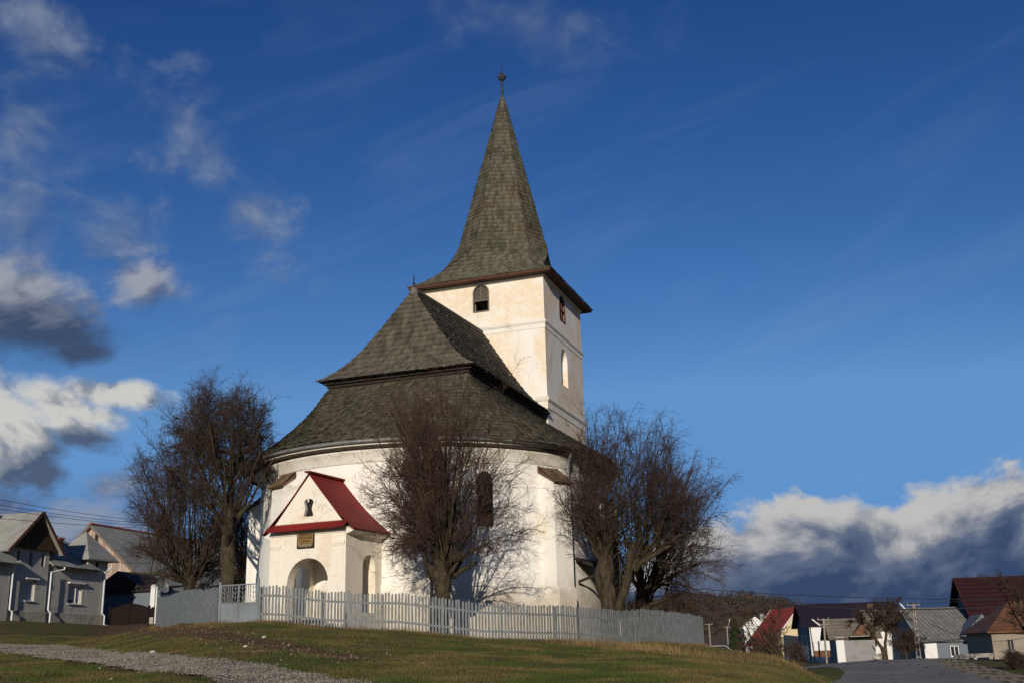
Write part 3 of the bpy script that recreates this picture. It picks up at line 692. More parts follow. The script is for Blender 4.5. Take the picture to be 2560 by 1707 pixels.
# ------------------------------------------------------------------ porch
pth = R_(24.0); PA = np.array([math.sin(pth), math.cos(pth), 0]); PB = np.array([math.cos(pth), -math.sin(pth), 0])   # depth axis, axis to the right
Q = np.array([-5.04, 40.56]); d_ = ray(864, 1400)[:2]
Lp = (Q[0]*d_[1]-Q[1]*d_[0])/(PA[0]*d_[1]-PA[1]*d_[0])
PR = np.array([*(Q-Lp*PA[:2]), 0.0])                      # front right corner on plan
d2 = ray(675, 1400)[:2]; wP = (PR[0]*d2[1]-PR[1]*d2[0])/(PB[0]*d2[1]-PB[1]*d2[0]); PL = PR-PB*wP
def pz(x, y): P = plane_hit(x, y, PR, -PA); v = P-PL; return float(v @ PB), float(P[2])
zc = pz(862, 1312)[1]; apex = pz(769, 1188)
print('porch L %.2f w %.2f zc %.2f' % (Lp, wP, zc), 'apex', apex, 'arch', pz(716, 1500), pz(819, 1500), pz(770, 1394), 'sign', pz(746, 1334), pz(787, 1368), 'slot', pz(760, 1247), pz(783, 1289), 'left eave', pz(657, 1335), pz(880, 1317), pz(679, 1334), 'ridge back', plane_hit(868, 1202, PL+PB*wP/2, PB))
gz = float(H(PL[0], PL[1]))
porch_root = church
ax_ = wP/2; a0x, a0z = pz(716, 1500)[0], 0; a1x = pz(819, 1500)[0]; atop = pz(770, 1394)[1]; ztop = apex[1]
pm = MB()
slot = []
s0, s1 = pz(760, 1247), pz(783, 1289); sc = (s0[0]+s1[0])/2; sw_ = abs(s1[0]-s0[0])/2; sz1, sz0 = s0[1], s1[1]; hgt = sz1-sz0
for k, (w_, f_) in enumerate([(.9, 0), (1.0, .08), (.86, .2), (.70, .35), (.70, .5), (.88, .68), (1.0, .80), (.86, .90), (.60, .965), (.30, 1.0)]): slot.append((sc+sw_*w_, sz0+hgt*f_))
slot = slot+[(2*sc-x, z) for x, z in slot[::-1]]
outer = [(0, gz-.6), (wP, gz-.6), (wP, zc), (wP/2, ztop), (0, zc)]
arc_loop = arch(a0x, a1x, gz-.1, atop, 14)
wall_holes(pm, PL, PB, -PA, [(0, gz-.6), (wP, gz-.6), (wP, zc), (0, zc)], [arc_loop], 0.42)
wall_holes(pm, PL, PB, -PA, [(0, zc), (wP, zc), (wP/2, ztop)], [slot], 0.16)
dk = MB(); dk.box(PL+PB*sc+PA*.15+UP*(sz0+sz1)/2, PB, PA, UP, sw_*1.3, .01, hgt*.56)  # near-black plate inside the slot, standing in for the unlit attic
# inner skin and side walls, side opening arched
sideh = [arch(1.12, 1.98, gz+.25, gz+.25+2.05, 10)]
def side(x, nrm_):
    wall_holes(pm, PL+PB*x, PA, nrm_, rect(0, Lp+.9, gz-.6, zc), sideh, 0.38)
side(wP, PB); side(0, -PB)
wall_holes(pm, PL+PA*.42+PB*0, PB, PA, rect(.38, wP-.38, gz-.6, zc), [arc_loop], 0.0)
for x, nn in ((.38, PB), (wP-.38, -PB)): wall_holes(pm, PL+PB*x, PA, nn, rect(.42, Lp+.3, gz-.6, zc), sideh, 0.0)
pm.add([PL+PB*.38+PA*.42+UP*(zc-.3), PL+PB*(wP-.38)+PA*.42+UP*(zc-.3), PL+PB*(wP-.38)+PA*(Lp+.6)+UP*(zc-.3), PL+PB*.38+PA*(Lp+.6)+UP*(zc-.3)], [(0, 1, 2, 3)])
wall_holes(pm, PL+PA*(Lp+.1), PB, -PA, rect(.38, wP-.38, gz-.6, zc), [arch(wP/2-.62, wP/2+.42, gz-.5, gz+2.15, 12)], 0.35, back=(0,))
pm.add([PL+UP*(gz+.05), PL+PB*wP+UP*(gz+.05), PL+PB*wP+PA*(Lp+.5)+UP*(gz+.05), PL+PA*(Lp+.5)+UP*(gz+.05)], [(0, 1, 2, 3)])
porch = pm.build('porch', M['porch'], church); dk.build('slot_dark_plate', M['dark'], porch)
# raised lines and capitals
tr = MB()
zl = zc-.32
for (x0, x1, z0, z1, o) in ((.02, wP-.02, zc-.22, zc-.03, .035), (.04, .46, zc-.62, zc-.52, .06), (.06, .44, zc-.68, zc-.62, .04), (wP-.46, wP-.04, zc-.62, zc-.52, .06), (wP-.44, wP-.06, zc-.68, zc-.62, .04), (.08, .42, gz-.5, zc-.68, .018), (wP-.42, wP-.08, gz-.5, zc-.68, .018), (-.04, wP+.04, gz-.6, gz+.25, .05)):
    if z0 < gz-.2 and z1 < gz+.5:
        tr.box(PL+PB*(a0x-.04)/2-PA*o/2+UP*(z0+z1)/2, PB, PA, UP, (a0x+.04)/2, o/2, (z1-z0)/2)
        tr.box(PL+PB*(a1x+wP+.04)/2-PA*o/2+UP*(z0+z1)/2, PB, PA, UP, (wP+.04-a1x)/2, o/2, (z1-z0)/2)
    else: tr.box(PL+PB*(x0+x1)/2-PA*o/2+UP*(z0+z1)/2, PB, PA, UP, (x1-x0)/2, o/2, (z1-z0)/2)
tr.box(PL+PB*wP/2-PA*.014+UP*(ztop-.75), PB, PA, UP, .022, .014, .22)
tr.build('moulding', M['porch'], porch)
# roof with concave sweep at the eaves
rl_, rr__ = pz(655, 1337), pz(884, 1319)
ovx = 0.34; ze = zc-.10; zrg = ztop+.09
def roof_side(sgn):
    """profile points (x from centre, z)"""
    out = []
    for q in np.linspace(0, 1, 9):
        x = q*(wP/2+ovx); z = zrg-(zrg-ze)*q+(-0.11*math.sin(math.pi*min(1, q*1.0))); out.append((sgn*x, z))
    return out
rp = MB(); n9 = 9
for sgn in (-1, 1):
    pr = roof_side(sgn)
    for j in range(8):
        (xa, za), (xb, zb_) = pr[j], pr[j+1]
        f0, b0_ = -.06, Lp+1.2
        pa = PL+PB*(wP/2+xa)+UP*za; pb = PL+PB*(wP/2+xb)+UP*zb_
        rp.add([pa+PA*f0, pb+PA*f0, pb+PA*b0_, pa+PA*b0_, pa+PA*f0-UP*.035, pb+PA*f0-UP*.035, pb+PA*b0_-UP*.035, pa+PA*b0_-UP*.035], [(0, 1, 2, 3), (4, 7, 6, 5), (0, 4, 5, 1), (2, 6, 7, 3)]+([(1, 5, 6, 2)] if j == 7 else []))
proof = rp.build('porch_roof', M['red'], porch)
ri = MB(); ri.bar(PL+PB*wP/2+UP*(zrg+.03)-PA*.16, PL+PB*wP/2+UP*(zrg+.03)+PA*(Lp+.9), .22, .06); ri.build('ridge_cap', M['red'], proof)
sf = MB()
for sgn in (-1, 1):
    sf = MB(); sf.prism([PL+PB*(wP/2+sgn*wP/2)+UP*(zc-.02), PL+PB*(wP/2+sgn*(wP/2+ovx-.03))+UP*(ze-.09), PL+PB*(wP/2+sgn*wP/2)+UP*(zc-.30)], PA*(Lp+.6))
    sf.build('eave_cove', M['porch'], proof)
# corrugated awning under the gable
aw = MB(); nc = 38; a_in, a_out = zc+.20, zc-.09
pts = []
for i in range(nc*4+1):
    x = .06+(wP+.06)*i/(nc*4); c = .022*math.sin(i*math.pi/2)
    pts.append((x, c))
vs = []
for x, c in pts: vs += [PL+PB*x-PA*.01+UP*(a_in+c), PL+PB*x-PA*.40+UP*(a_out+c)]
aw.add(vs, [(2*i, 2*i+1, 2*i+3, 2*i+2) for i in range(len(pts)-1)])
aw.build('awning', M['red'], porch)
# sign board
M['sign_y'] = simple('sign_ochre', (0.25, 0.15, 0.045), (0.20, 0.12, 0.035), 3, bs=0)
M['sign_k'] = simple('sign_black', (0.025, 0.02, 0.015), (0.03, 0.025, 0.02), 3, bs=0)
M['letter_y'] = simple('letter_cream', (0.45, 0.36, 0.20), (0.40, 0.30, 0.16), 3, bs=0)
g0, g1 = pz(746, 1330), pz(787, 1369)
sx0, sx1, sz0_, sz1_ = g0[0], g1[0], pz(767, 1369)[1], pz(767, 1331)[1]
print('sign', sx0, sx1, sz0_, sz1_)
sg0 = PL+PB*(sx0+sx1)/2-PA*.08+UP*sz0_
sign = thing('sign_board', sg0, 'black and ochre lettered board hung over the porch arch under the red awning', 'sign')
mb = MB(); mb.box(PL+PB*(sx0+sx1)/2-PA*.06+UP*(sz0_+sz1_)/2, PB, PA, UP, (sx1-sx0)/2, .02, (sz1_-sz0_)/2); mb.build('board', M['sign_k'], sign)
hs2 = sz1_-sz0_
mb = MB(); mb.box(PL+PB*(sx0+sx1)/2-PA*.083+UP*(sz0_+hs2*.64), PB, PA, UP, (sx1-sx0)/2-.03, .003, hs2*.33); mb.build('ochre_panel', M['sign_y'], sign)
def text(body, cx, cz, size, mt, parent, name, O, ex, n, width=None, off=.09):
    cu = bpy.data.curves.new(name, 'FONT'); cu.body = body; cu.size = size; cu.align_x = 'CENTER'; cu.align_y = 'CENTER'; cu.extrude = .002; cu.offset = size*.02
    to = bpy.data.objects.new(name, cu); COL.objects.link(to)
    bpy.context.view_layer.update(); dg = bpy.context.evaluated_depsgraph_get(); me = bpy.data.meshes.new_from_object(to.evaluated_get(dg))
    bpy.data.objects.remove(to); co = np.array([v.co[:] for v in me.vertices])
    wd = co[:, 0].max()-co[:, 0].min(); k = 1.0 if width is None else width/wd
    for v, c in zip(me.vertices, co):
        p = O+ex*(cx+c[0]*k)+UP*(cz+c[1])+n*(off+c[2]); v.co = tuple(p-ORG[parent.name])
    return link_mesh(name, me, mt, parent)
W4 = (sx1-sx0)
text('BISERICA', (sx0+sx1)/2, sz0_+hs2*.86, .13, M['sign_k'], sign, 'lettering', PL, PB, -PA, W4*.72)
text('CREŞTINĂ DUPĂ', (sx0+sx1)/2, sz0_+hs2*.65, .10, M['sign_k'], sign, 'lettering', PL, PB, -PA, W4*.82)
text('EVANGHELIE', (sx0+sx1)/2, sz0_+hs2*.44, .09, M['sign_k'], sign, 'lettering', PL, PB, -PA, W4*.45)
text('"FILADELFIA"', (sx0+sx1)/2, sz0_+hs2*.17, .15, M['letter_y'], sign, 'lettering', PL, PB, -PA, W4*.86)

# ------------------------------------------------------------------ fence and gate
def resample(P, step):
    P = np.array(P); d = np.concatenate([[0], np.cumsum(np.hypot(*(P[1:, :2]-P[:-1, :2]).T))]); n = int(d[-1]/step); t = np.linspace(0, d[-1], n+1)
    # smooth curve through the points
    return np.stack([np.interp(t, d, P[:, k]) for k in range(2)], -1), t
def curve(ptsx):
    P = np.array([gpt(px, Y)[:2] for px, Y in ptsx]); 
    for _ in range(3):  # chaikin
        Q_ = [P[0]]
        for a, b in zip(P[:-1], P[1:]): Q_ += [a*.75+b*.25, a*.25+b*.75]
        Q_.append(P[-1]); P = np.array(Q_)
    return P
def picket_fence(name, line, label, hp=1.10, step=0.105, wp=0.062, post_every=1.9, seedv=1, solid_until=None):
    P, t = resample(line, step); rg = np.random.default_rng(seedv); mid = P[len(P)//2]
    root = thing(name, (mid[0], mid[1], float(H(*mid))), label, 'fence')
    mb = MB(); Z = H(P[:, 0], P[:, 1])
    nxt = 0.0; posts = []
    for i in range(len(P)-1):
        d = P[min(i+1, len(P)-1)]-P[max(i-1, 0)]; d = np.array([*(d/np.linalg.norm(d)), 0]); n = np.array([d[1], -d[0], 0])
        if n[1] > 0: n = -n
        w = wp*(1.45 if solid_until and t[i] < solid_until else 1)*(1+.12*(rg.random()-.5))
        hgt = hp*(1+.06*(rg.random()-.5)); z0 = Z[i]+.04; lean = (rg.random()-.5)*.03
        c = np.array([*P[i], 0])+n*.03
        u_ = UP+d*lean
        prof = [(-w/2, 0), (w/2, 0), (w/2, hgt-.03), (w*.22, hgt), (-w*.22, hgt), (-w/2, hgt-.03)]
        mb.prism([c+d*x+u_*z+UP*z0 for x, z in prof], n*.018)
        if t[i] >= nxt: posts.append(i); nxt += post_every
    mb.build('pickets', M['fence'], root)
    for zo in (.27, .84):
        rb = MB()
        for i in range(0, len(P)-3, 3):
            rb.bar((*P[i], Z[i]+zo), (*P[i+3], Z[i+3]+zo), .035, .065)
        rb.build('rail', M['fence'], root)
    for i in posts:
        pb = MB(); pb.bar((P[i][0], P[i][1]+.05, Z[i]-.3), (P[i][0], P[i][1]+.05, Z[i]+hp+.0), .085, .085, (0, 1, 0)); pb.build('post', M['fence'], root)
    return root
right_line = curve([(646, 35.0), (760, 34.9), (900, 34.7), (1050, 34.9), (1200, 35.2), (1350, 35.8), (1480, 37.0), (1590, 38.6), (1680, 40.6), (1740, 43.6), (1764, 47), (1745, 50)])
picket_fence('picket_fence', right_line, 'blue grey picket fence curving along the hilltop in front of the round church', seedv=2)
left_line = curve([(540, 35.4), (500, 36.2), (450, 38.2), (388, 43.2)])
picket_fence('picket_fence', left_line, 'blue grey board fence to the left of the metal gate, running back to the houses', seedv=3, step=.10, wp=.078)
# gate
gL, gR = gpt(544, 35.45), gpt(640, 35.0)
gdir = (gR-gL); gdir[2] = 0; wg = np.linalg.norm(gdir); gdir /= wg; gnn = np.array([gdir[1], -gdir[0], 0])
gate = thing('metal_gate', (gL+gR)/2, 'grey metal double gate with herringbone bars above plain sheet panels', 'gate')
for P0, hh2 in ((gL, 1.28), (gR, 1.38)):
    pb = MB(); pb.tube([P0+UP*-.3, P0+UP*hh2], .045, 10); pb.build('post', M['gate'], gate)
zg = max(gL[2], gR[2])*0+(gL[2]+gR[2])/2+.05
for li, (q0, q1) in enumerate(((.055, wg/2-.012), (wg/2+.012, wg-.055))):
    def G(x, z, o=0.0): return np.array([gL[0], gL[1], zg])+gdir*x+UP*z+gnn*o
    fm = MB(); hT = 1.14; hM = .56
    for a, b in (((q0, 0), (q0, hT)), ((q1, 0), (q1, hT)), ((q0, 0), (q1, 0)), ((q0, hM), (q1, hM)), ((q0, hT), (q1, hT))): fm.bar(G(*a), G(*b), .035, .035, gnn)
    lf = fm.build('gate_leaf', M['gate'], gate)
    pn = MB(); pn.box(G((q0+q1)/2, hM/2, 0), gdir, gnn, UP, (q1-q0)/2-.01, .004, hM/2-.01); pn.build('sheet_panel', M['gate'], lf)
    br = MB(); wd = q1-q0
    xs_ = [q0, q0+wd*.40, q0+wd*.52, q0+wd*.64, q1]
    for x in (xs_[1], xs_[2], xs_[3]): br.bar(G(x, hM), G(x, hT), .02, .02, gnn)
    for (xa, xb) in ((xs_[0], xs_[1]), (xs_[3], xs_[4])):
        xm = (xa+xb)/2; br.bar(G(xm, hM), G(xm, hT), .014, .014, gnn)
        dz = (xb-xa)/2
        for z in np.arange(hM+.0, hT, .145):
            for xe in (xa, xb):
                z1e = min(z+dz, hT); k = (z1e-z)/dz
                br.bar(G(xm, z), G(xm+(xe-xm)*k, z1e), .011, .011, gnn)
    br.build('bars', M['gate'], lf)

# ------------------------------------------------------------------ trees
def batch_tubes(P, Rr, sides):
    """P (N,K,3), Rr (N,K) -> vertices, quad faces"""
    N, K, _ = P.shape; T = np.empty_like(P); T[:, 1:-1] = P[:, 2:]-P[:, :-2]; T[:, 0] = P[:, 1]-P[:, 0]; T[:, -1] = P[:, -1]-P[:, -2]
    T /= np.linalg.norm(T, axis=2)[..., None]+1e-9
    ref = np.where(np.abs(T[..., 2:3]) < .9, np.array([0, 0, 1.0]), np.array([1.0, 0, 0]))
    ref = np.broadcast_to(ref[:, :1], T.shape)
    X = np.cross(T, ref); X /= np.linalg.norm(X, axis=2)[..., None]+1e-9; Y = np.cross(T, X)
    a = 2*np.pi*np.arange(sides)/sides
    V = P[:, :, None, :]+(X[:, :, None, :]*np.cos(a)[None, None, :, None]+Y[:, :, None, :]*np.sin(a)[None, None, :, None])*Rr[:, :, None, None]
    ii = np.arange(N*K*sides).reshape(N, K, sides)
    F = np.stack([ii[:, :-1], np.roll(ii, -1, 2)[:, :-1], np.roll(ii, -1, 2)[:, 1:], ii[:, 1:]], -1).reshape(-1, 4)
    return V.reshape(-1, 3), F
def grow(S, D, L, r0, r1, K, wob, trop, rg):
    N = len(S); P = np.empty((N, K+1, 3)); P[:, 0] = S; d = D/np.linalg.norm(D, axis=1)[:, None]
    for k in range(K):
        d = d+rg.normal(size=(N, 3))*wob+np.asarray(trop); d /= np.linalg.norm(d, axis=1)[:, None]
        P[:, k+1] = P[:, k]+d*(L/K)[:, None]
    t = np.linspace(0, 1, K+1)[None]; Rr = r0[:, None]*(1-t)+r1[:, None]*t
    return P, Rr
def spawn(P, Rr, per, tmin, tmax, ang, rg, up=0.0):
    N, K, _ = P.shape; n = N*per; par = np.repeat(np.arange(N), per)
    t = (tmin+(tmax-tmin)*rg.random(n))*(K-1); i = np.minimum(t.astype(int), K-2); f = (t-i)[:, None]
    S = P[par, i]*(1-f)+P[par, i+1]*f; T = P[par, i+1]-P[par, i]; T /= np.linalg.norm(T, axis=1)[:, None]+1e-9
    r = Rr[par, i]; v = rg.normal(size=(n, 3)); v -= (v*T).sum(1)[:, None]*T; v /= np.linalg.norm(v, axis=1)[:, None]
    a = R_(ang[0])+(R_(ang[1])-R_(ang[0]))*rg.random(n)
    D = T*np.cos(a)[:, None]+v*np.sin(a)[:, None]; D[:, 2] += up
    return S, D, r, t/(K-1)
def bark(name, c1, c2):
    m_, t, b = mat(name, 0.95, 0.1); p = pos(t)
    c = t.mix(t.smooth(t.noise(t.vmath('MULTIPLY', p, (1, 1, .35)).outputs[0], 9, 6, .65), .35, .65), c1, c2)
    c = t.mix(t.smooth(t.noise(p, 2.2, 4, .6), .5, .7, 0, .6), c, (.075, .075, .03))
    t.l.new(c, b.inputs['Base Color']); bump(t, b, t.noise(t.vmath('MULTIPLY', p, (1, 1, .3)).outputs[0], 12, 6, .75), 1.0, .09); return m_
M['bark'] = bark('linden_bark', (.088, .068, .046), (.036, .028, .020))
M['limb'] = bark('limb_bark', (.070, .055, .036), (.038, .030, .020))
M['twig'] = simple('twig_bark', (.058, .036, .026), (.040, .025, .018), 1.3, rough=.8, bs=0)
M['twig_red'] = simple('red_twig_bark', (.080, .044, .030), (.055, .032, .023), 1.3, rough=.8, bs=0)
def trunk_mesh(path, radii, seed, sides=20, sub=8, lump=.18, flare=0.35):
    path = np.array(path, float); n = len(path); t = np.linspace(0, n-1, (n-1)*sub+1)
    P = np.stack([np.interp(t, range(n), path[:, k]) for k in range(3)], -1); rr_ = np.interp(t, range(n), radii)
    for _ in range(4): P[1:-1] = (P[:-2]+2*P[1:-1]+P[2:])/4; rr_[1:-1] = (rr_[:-2]+2*rr_[1:-1]+rr_[2:])/4
    hz = P[:, 2]-P[0, 2]; rr_ = rr_*(1+flare*np.exp(-hz/.22))
    V, F = batch_tubes(P[None], rr_[None], sides)
    V = V.reshape(len(P), sides, 3)
    for i in range(len(P)):
        for k in range(sides):
            c = P[i]; v = V[i, k]-c
            nz_ = noise.noise(Vector((v[0]/rr_[i]*.9+seed, v[1]/rr_[i]*.9, P[i][2]*1.4)))+.5*noise.noise(Vector((v[0]/rr_[i]*2.2, v[1]/rr_[i]*2.2+seed, P[i][2]*3.5)))
            V[i, k] = c+v*(1+lump*nz_*1.4)
    return V.reshape(-1, 3), F
def cat(parts):
    V, F, k = [], [], 0
    for v, f in parts: V.append(v); F.append(f+k); k += len(v)
    return np.concatenate(V), np.concatenate(F)
def make_tree(name, base, trunk, label, seed, boughs, shoots, lv, env=None, group=None, catg='tree', twigm='twig', limbm='limb', lump=.18, up1=.12, droop=-.05, rad_scale=1.0):
    """trunk: list of (dx,dy,dz,r); boughs: list of polylines [(dx,dy,dz,r)..]; shoots: dict; lv: per-level counts"""
    rg = np.random.default_rng(seed); root = thing(name, base, label, catg, group); B0 = np.array(base, float)
    tp = [B0+np.array(q[:3]) for q in trunk]; parts = [trunk_mesh(tp, [q[3] for q in trunk], seed, lump=lump)]
    big_mesh('trunk', *cat(parts), M['bark'], root, smooth=True)
    limbs = []; twigs = []
    # level 0 boughs
    K0 = 8; Ps, Rs = [], []
    for bl in boughs:
        q = np.array(bl, float); t = np.linspace(0, len(q)-1, K0+1); P = np.stack([np.interp(t, range(len(q)), q[:, k]) for k in range(3)], -1)+B0
        P[1:-1] = (P[:-2]+2*P[1:-1]+P[2:])/4
        P[1:] += np.cumsum(rg.normal(size=(K0, 3))*.035, 0)
        Ps.append(P); Rs.append(np.interp(t, range(len(q)), q[:, 3]))
    P0, R0 = np.array(Ps), np.array(Rs)
    limbs.append(batch_tubes(P0, R0, 9))
    # level 1 shoots
    S, D, r, tt = spawn(P0, R0, shoots['n'], shoots.get('t0', .25), shoots.get('t1', 1.0), shoots['ang'], rg, up=shoots.get('up', .2))
    # bias shoots outward from the crown axis
    ax = B0+np.array([trunk[-1][0], trunk[-1][1], 0]); o = S-ax; o[:, 2] = 0; D += o/(np.linalg.norm(o, axis=1)[:, None]+.3)*shoots.get('out', .2)
    D /= np.linalg.norm(D, axis=1)[:, None]
    L = np.array(shoots['len'][0]+(shoots['len'][1]-shoots['len'][0])*rg.random(len(S)))
    tr1 = (0, 0, up1*.25)
    if env:
        c_, r_, elo = env; n_ = len(S); c_ = np.array(c_, float); r_ = np.array(r_, float)
        base_az = np.arctan2(S[:, 1]-ax[1], S[:, 0]-ax[0]); a_ = base_az+rg.normal(size=n_)*.8; se = elo+(1-elo)*rg.random(n_)**.66; ce = np.sqrt(np.maximum(1-se*se, 0))
        dv = np.column_stack([np.cos(a_)*ce, np.sin(a_)*ce, se]); dv /= (np.hypot(dv[:, 0], dv[:, 1])**2.4+np.abs(dv[:, 2])**2.4)[:, None]**(1/2.4)
        Tg = B0+c_+dv*r_*(.90+.14*rg.random((n_, 1)))*np.array([.94, .94, 1.12]); D = Tg-S; L = np.linalg.norm(D, axis=1)*(.62+.38*rg.random(n_)**.4)*1.03
        D = D/np.linalg.norm(D, axis=1)[:, None]; flat = 1-np.clip(D[:, 2], 0, 1); D[:, 2] += .42*flat; tr1 = np.zeros((1, 3)); 
        tr1 = np.column_stack([np.zeros(n_), np.zeros(n_), -.095*flat])
    P1, R1 = grow(S, D, L, np.minimum(r*.6, shoots['r']*(.5+.8*rg.random(len(S)))), np.full(len(S), .009), 10, .060, tr1, rg)
    limbs.append(batch_tubes(P1, R1, 5))
    # level 2
    S, D, r, tt = spawn(P1, R1, lv[0], .34, 1.0, (18, 52), rg); Lp = np.repeat(L, lv[0])
    L2 = np.clip(Lp, .8, 3.0)*(.16+.26*rg.random(len(S)))*(1.20-.40*tt)
    P2, R2 = grow(S, D, L2, np.minimum(r*.7, .014), np.full(len(S), .006), 5, .13, (0, 0, .02), rg)
    twigs.append(batch_tubes(P2, R2*rad_scale, 3))
    S, D, r, tt = spawn(P2, R2, lv[1], .1, 1.0, (25, 65), rg); L3 = np.repeat(L2, lv[1])*(.30+.35*rg.random(len(S)))
    P3, R3 = grow(S, D, L3, np.minimum(r*.8, .0075), np.full(len(S), .0040), 4, .16, (0, 0, droop), rg)
    twigs.append(batch_tubes(P3, R3*rad_scale*.85, 3))
    S, D, r, tt = spawn(P3, R3, lv[2], .15, 1.0, (25, 70), rg); L4 = np.maximum(np.repeat(L3, lv[2])*(.35+.45*rg.random(len(S))), .07)
    P4, R4 = grow(S, D, L4, np.full(len(S), .0036), np.full(len(S), .0020), 2, .2, (0, 0, droop), rg)
    twigs.append(batch_tubes(P4, R4*rad_scale, 3))
    big_mesh('limbs', *cat(limbs), M[limbm], root, smooth=True)
    big_mesh('twigs', *cat(twigs), M[twigm], root)
    return root
def dome(c, r, lmax, lo=0, hi=0, elo=-.25): return c, r, elo
def fan(n, z0, spread, hmin, hmax, r0, r1, rg, c=(0, 0), zvar=.3):
    o = []
    for k in range(n):
        a = 2*math.pi*(k+rg.random()*.6)/n; s = spread*(.35+.65*rg.random()); h = hmin+(hmax-hmin)*rg.random(); z = z0+zvar*(rg.random()-.5)
        o.append([(c[0], c[1], z, r0), (c[0]+math.cos(a)*s*.45, c[1]+math.sin(a)*s*.45, z+h*.42, (r0+r1)/2), (c[0]+math.cos(a)*s*.8, c[1]+math.sin(a)*s*.8, z+h, r1)])
    return o
rgt = np.random.default_rng(77)
# middle pollard in front of the church
b = gpt(1100, 36.6)
tr_ = [(-.05, 0, -.15, .38), (.0, 0, .5, .28), (.04, 0, 1.1, .265), (.13, 0, 1.6, .26), (.10, 0, 2.0, .37), (.22, 0, 2.4, .31), (.30, 0, 3.0, .24), (.34, 0, 3.9, .15), (.36, 0, 4.6, .08)]
bo = fan(8, 1.95, 1.2, .7, 1.6, .10, .03, rgt, (.22, 0))+fan(8, 2.6, .8, 1.4, 2.6, .085, .03, rgt, (.28, 0))+fan(3, 3.0, .3, 2.2, 3.4, .08, .03, rgt, (.3, 0))
bo += [[(.05, 0, 1.95, .20), (-.28, 0, 1.98, .20), (-.42, 0, 2.15, .15), (-.55, 0, 2.5, .05)], [(.4, 0, 1.9, .12), (.75, .1, 2.1, .09), (1.2, .1, 2.3, .05)]]
make_tree('pollarded_tree', b, tr_, 'bare pollarded tree with a stout knobbly trunk standing before the middle of the church wall', 3, bo,
          dict(n=8, ang=(6, 50), len=(1.7, 3.4), r=.024, out=.42, up=.22, t0=.0, t1=.75), (9, 4, 3), env=dome((.35, 0, 4.0), (2.75, 2.5, 4.1), 6, elo=-.45), twigm='twig_red', group='bare trees around the church', lump=.42, up1=.10)
# right pollard with a double trunk
b = gpt(1527, 41.5)
tr_ = [(0, 0, -.15, .42), (.0, 0, .4, .34), (.0, 0, 1.2, .29), (-.05, 0, 1.9, .27), (-.16, 0, 2.5, .36), (-.05, 0, 2.9, .30), (.0, 0, 3.5, .17), (.05, 0, 4.2, .09)]
bo = fan(9, 2.8, 1.5, 1.0, 2.4, .11, .035, rgt, (-.05, 0))+[[(.05, 0, .7, .19), (.45, .05, 1.5, .17), (.9, 0, 2.3, .16), (1.05, .1, 3.0, .15), (1.3, .1, 3.6, .07)], [(1.0, 0, 2.6, .12), (1.9, 0, 3.6, .11), (2.3, 0, 4.8, .05)], [(1.0, 0, 2.7, .12), (1.4, .2, 3.9, .10), (1.3, .3, 5.2, .05)], [(1.0, 0, 2.7, .11), (2.3, -.2, 3.3, .09), (3.1, -.3, 3.9, .05)], [(1.0, 0, 2.7, .11), (1.7, .8, 3.6, .09), (2.0, 1.4, 4.6, .04)]]
make_tree('pollarded_tree', b, tr_, 'tall bare tree forking from one thick trunk at the right end of the church', 8, bo,
          dict(n=9, ang=(6, 50), len=(1.8, 3.6), r=.027, out=.40, up=.25, t0=.0, t1=.8), (9, 4, 3), env=dome((.80, 0, 4.2), (2.75, 2.6, 4.25), 6, elo=-.30), group='bare trees around the church', lump=.40)
# the one behind it, further right
b = gpt(1610, 46.5)
tr_ = [(0, 0, -.15, .42), (.0, 0, .8, .33), (.05, 0, 1.6, .30), (.15, 0, 2.3, .26)]
bo = fan(9, 1.9, 2.2, 1.2, 3.0, .11, .035, rgt, (.15, 0))+[[(.1, 0, 1.9, .16), (1.3, 0, 2.7, .10), (2.6, 0, 3.1, .05)], [(.1, 0, 1.9, .16), (1.1, 0, 3.4, .10), (2.0, 0, 4.9, .05)], [(.1, 0, 1.5, .12), (1.2, -.3, 1.9, .08), (2.2, -.5, 1.8, .04)]]
make_tree('pollarded_tree', b, tr_, 'wide bare tree with a low dark trunk, rightmost of the trees behind the fence', 14, bo,
          dict(n=10, ang=(10, 60), len=(1.8, 3.4), r=.026, out=.60, up=.05, t0=.0, t1=.85), (10, 5, 3), env=dome((1.0, 0, 3.9), (3.1, 2.8, 4.5), 6, elo=-.70), group='bare trees around the church', twigm='twig_red', droop=-.08, up1=.03)
# left tree with a straight trunk
b = gpt(556, 42.5)
lead = [(0, 0, 3.0, .22), (-.05, 0, 4.2, .15), (.0, 0, 5.4, .10), (.05, 0, 6.6, .05), (.1, 0, 7.4, .02)]
bo = [lead]
for k in range(26):
    z = 2.6+4.2*rgt.random(); a = 2*math.pi*k*.381+.3*rgt.random(); s = (2.7-.22*(z-2.6))*(.7+.5*rgt.random()); rise = s*(.9+.9*rgt.random())
    if math.cos(a) > .3: s *= .75
    if z < 4 and math.cos(a) < 0: s *= 1.25; rise *= .6
    rise = min(rise, 7.2-z)
    bo.append([(0, 0, z, .08), (math.cos(a)*s*.45, math.sin(a)*s*.45, z+rise*.35, .05), (math.cos(a)*s, math.sin(a)*s, z+rise, .03)])
tr_ = [(0, 0, -.15, .30), (.02, 0, .8, .26), (.10, 0, 1.8, .27), (.02, 0, 2.7, .27), (0, 0, 3.2, .22)]
make_tree('bare_tree', b, tr_, 'tall bare tree with straight grey trunk and high leader left of the porch', 21, bo,
          dict(n=6, ang=(10, 50), len=(1.1, 2.6), r=.020, out=.20, up=.28, t0=.1), (9, 5, 3), env=dome((-.55, 0, 5.2), (2.4, 2.2, 3.7), 6, elo=-.15), group='bare trees around the church', lump=.08)
